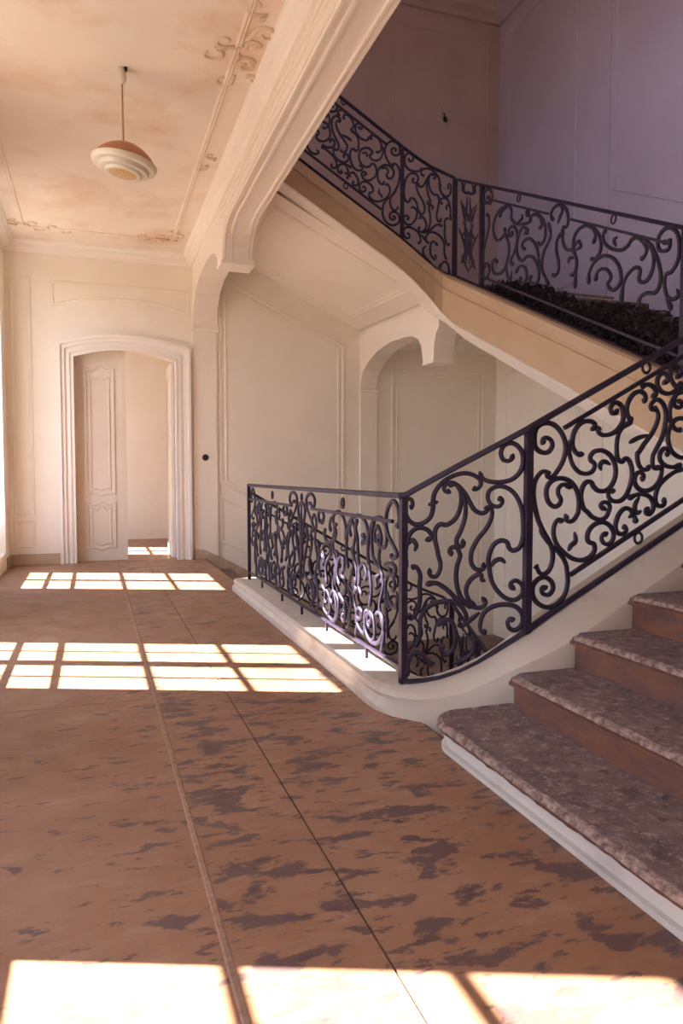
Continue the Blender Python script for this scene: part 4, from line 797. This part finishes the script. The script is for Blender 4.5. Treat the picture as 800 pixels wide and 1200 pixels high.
for r0, r1, r2, z0, z1 in ((0.250, 0.238, 0.190, -0.148, -0.188), (0.196, 0.186, 0.138, -0.182, -0.220), (0.144, 0.136, 0.106, -0.214, -0.242)):
    parts.append(MB().lathe([(r2, z0), (r0, z0), (r0 - 0.002, z0 - 0.014), (r1, z1 + 0.004), (r1 - 0.008, z1), (r2, z1 + 0.004), (r2, z0)], 48).build('opal_ring', 'opal', lamp, True))
parts.append(MB().lathe([(0.112, -0.236), (0.09, -0.243), (0.0005, -0.250), (0.0005, -0.232), (0.112, -0.226)], 40).build('bulb_glass', 'amber', lamp, True))
place(lamp, (LX, LY, ZC))
for p in parts:
    p.data.set_sharp_from_angle(angle=math.radians(40)); p.location = (0.028, 0, 3.832 - ZC); p.rotation_euler = (math.radians(2), math.radians(7.5), 0)

# black round socket on the pilaster, hook on the upper wall
sk = thing('wall_socket', 'small round black switch on the wall right of the door', 'switch')
m = MB(); R = [[(1.565 + r * math.cos(a), YB - 0.03 - d, 1.50 + r * math.sin(a)) for a in [2 * math.pi * i / 20 for i in range(20)]] for r, d in ((0.048, 0), (0.048, 0.012), (0.040, 0.02), (0.024, 0.022))]
m.rings(R).build('switch_base', 'black', sk, True)
MB().box(1.559, 1.571, YB - 0.072, YB - 0.05, 1.493, 1.525).build('toggle', 'black', sk)
place(sk, (1.565, YB - 0.03, 1.50))
hk = thing('wall_hook', 'small dark metal hook on the upper back wall', 'hook')
MB().tube([(5.42, YB, 7.05), (5.42, YB - 0.04, 7.04), (5.42, YB - 0.06, 7.0), (5.42, YB - 0.05, 6.93), (5.42, YB - 0.09, 6.90), (5.42, YB - 0.11, 6.95)], [0.012, 0.012, 0.012, 0.02, 0.03, 0.016], 8, (1, 0, 0)).build('hook', 'black', hk, True)
MB().box(5.395, 5.445, YB - 0.015, YB, 6.99, 7.18).build('back_plate', 'wall_up', hk)
place(hk, (5.42, YB, 7.0))

# dark tangle of dry leaves lying along the middle flight behind its railing
m = MB(); rnd = random.Random(3)
for i in range(11000):
    y = 3.7 + 3.55 * rnd.random(); base = 1.50 + 0.4611 * (y - 3.35)
    hmax = (0.16 + 0.26 * min(1, (7.3 - y) / 2.6)) * min(1, (7.35 - y) / 0.4) * (0.85 + 0.15 * math.sin(y * 4))
    x = 4.13 + 0.45 * rnd.random() ** 1.3; z = base - 0.10 + (hmax + 0.1) * rnd.random() ** 0.9
    a = rnd.uniform(0, 6.28); el = rnd.uniform(-1.2, 1.2); L_ = rnd.uniform(0.015, 0.045); W_ = L_ * rnd.uniform(0.2, 0.45)
    d = Vector((math.cos(a) * math.cos(el), math.sin(a) * math.cos(el), math.sin(el))); s_ = d.cross(Vector((rnd.uniform(-1, 1), rnd.uniform(-1, 1), 1))).normalized()
    c = Vector((x, y, z)); k = len(m.v); up = s_.cross(d) * (L_ * 0.15)
    m.v += [tuple(c - d * L_), tuple(c + s_ * W_ + up), tuple(c + d * L_), tuple(c - s_ * W_ + up)]; m.f += [(k, k + 1, k + 2), (k, k + 2, k + 3)]
lf = m.build('dry_foliage', 'leaf'); tag(lf, 'dark tangle of dry leaves heaped on the middle flight behind its railing', 'foliage', kind='stuff')
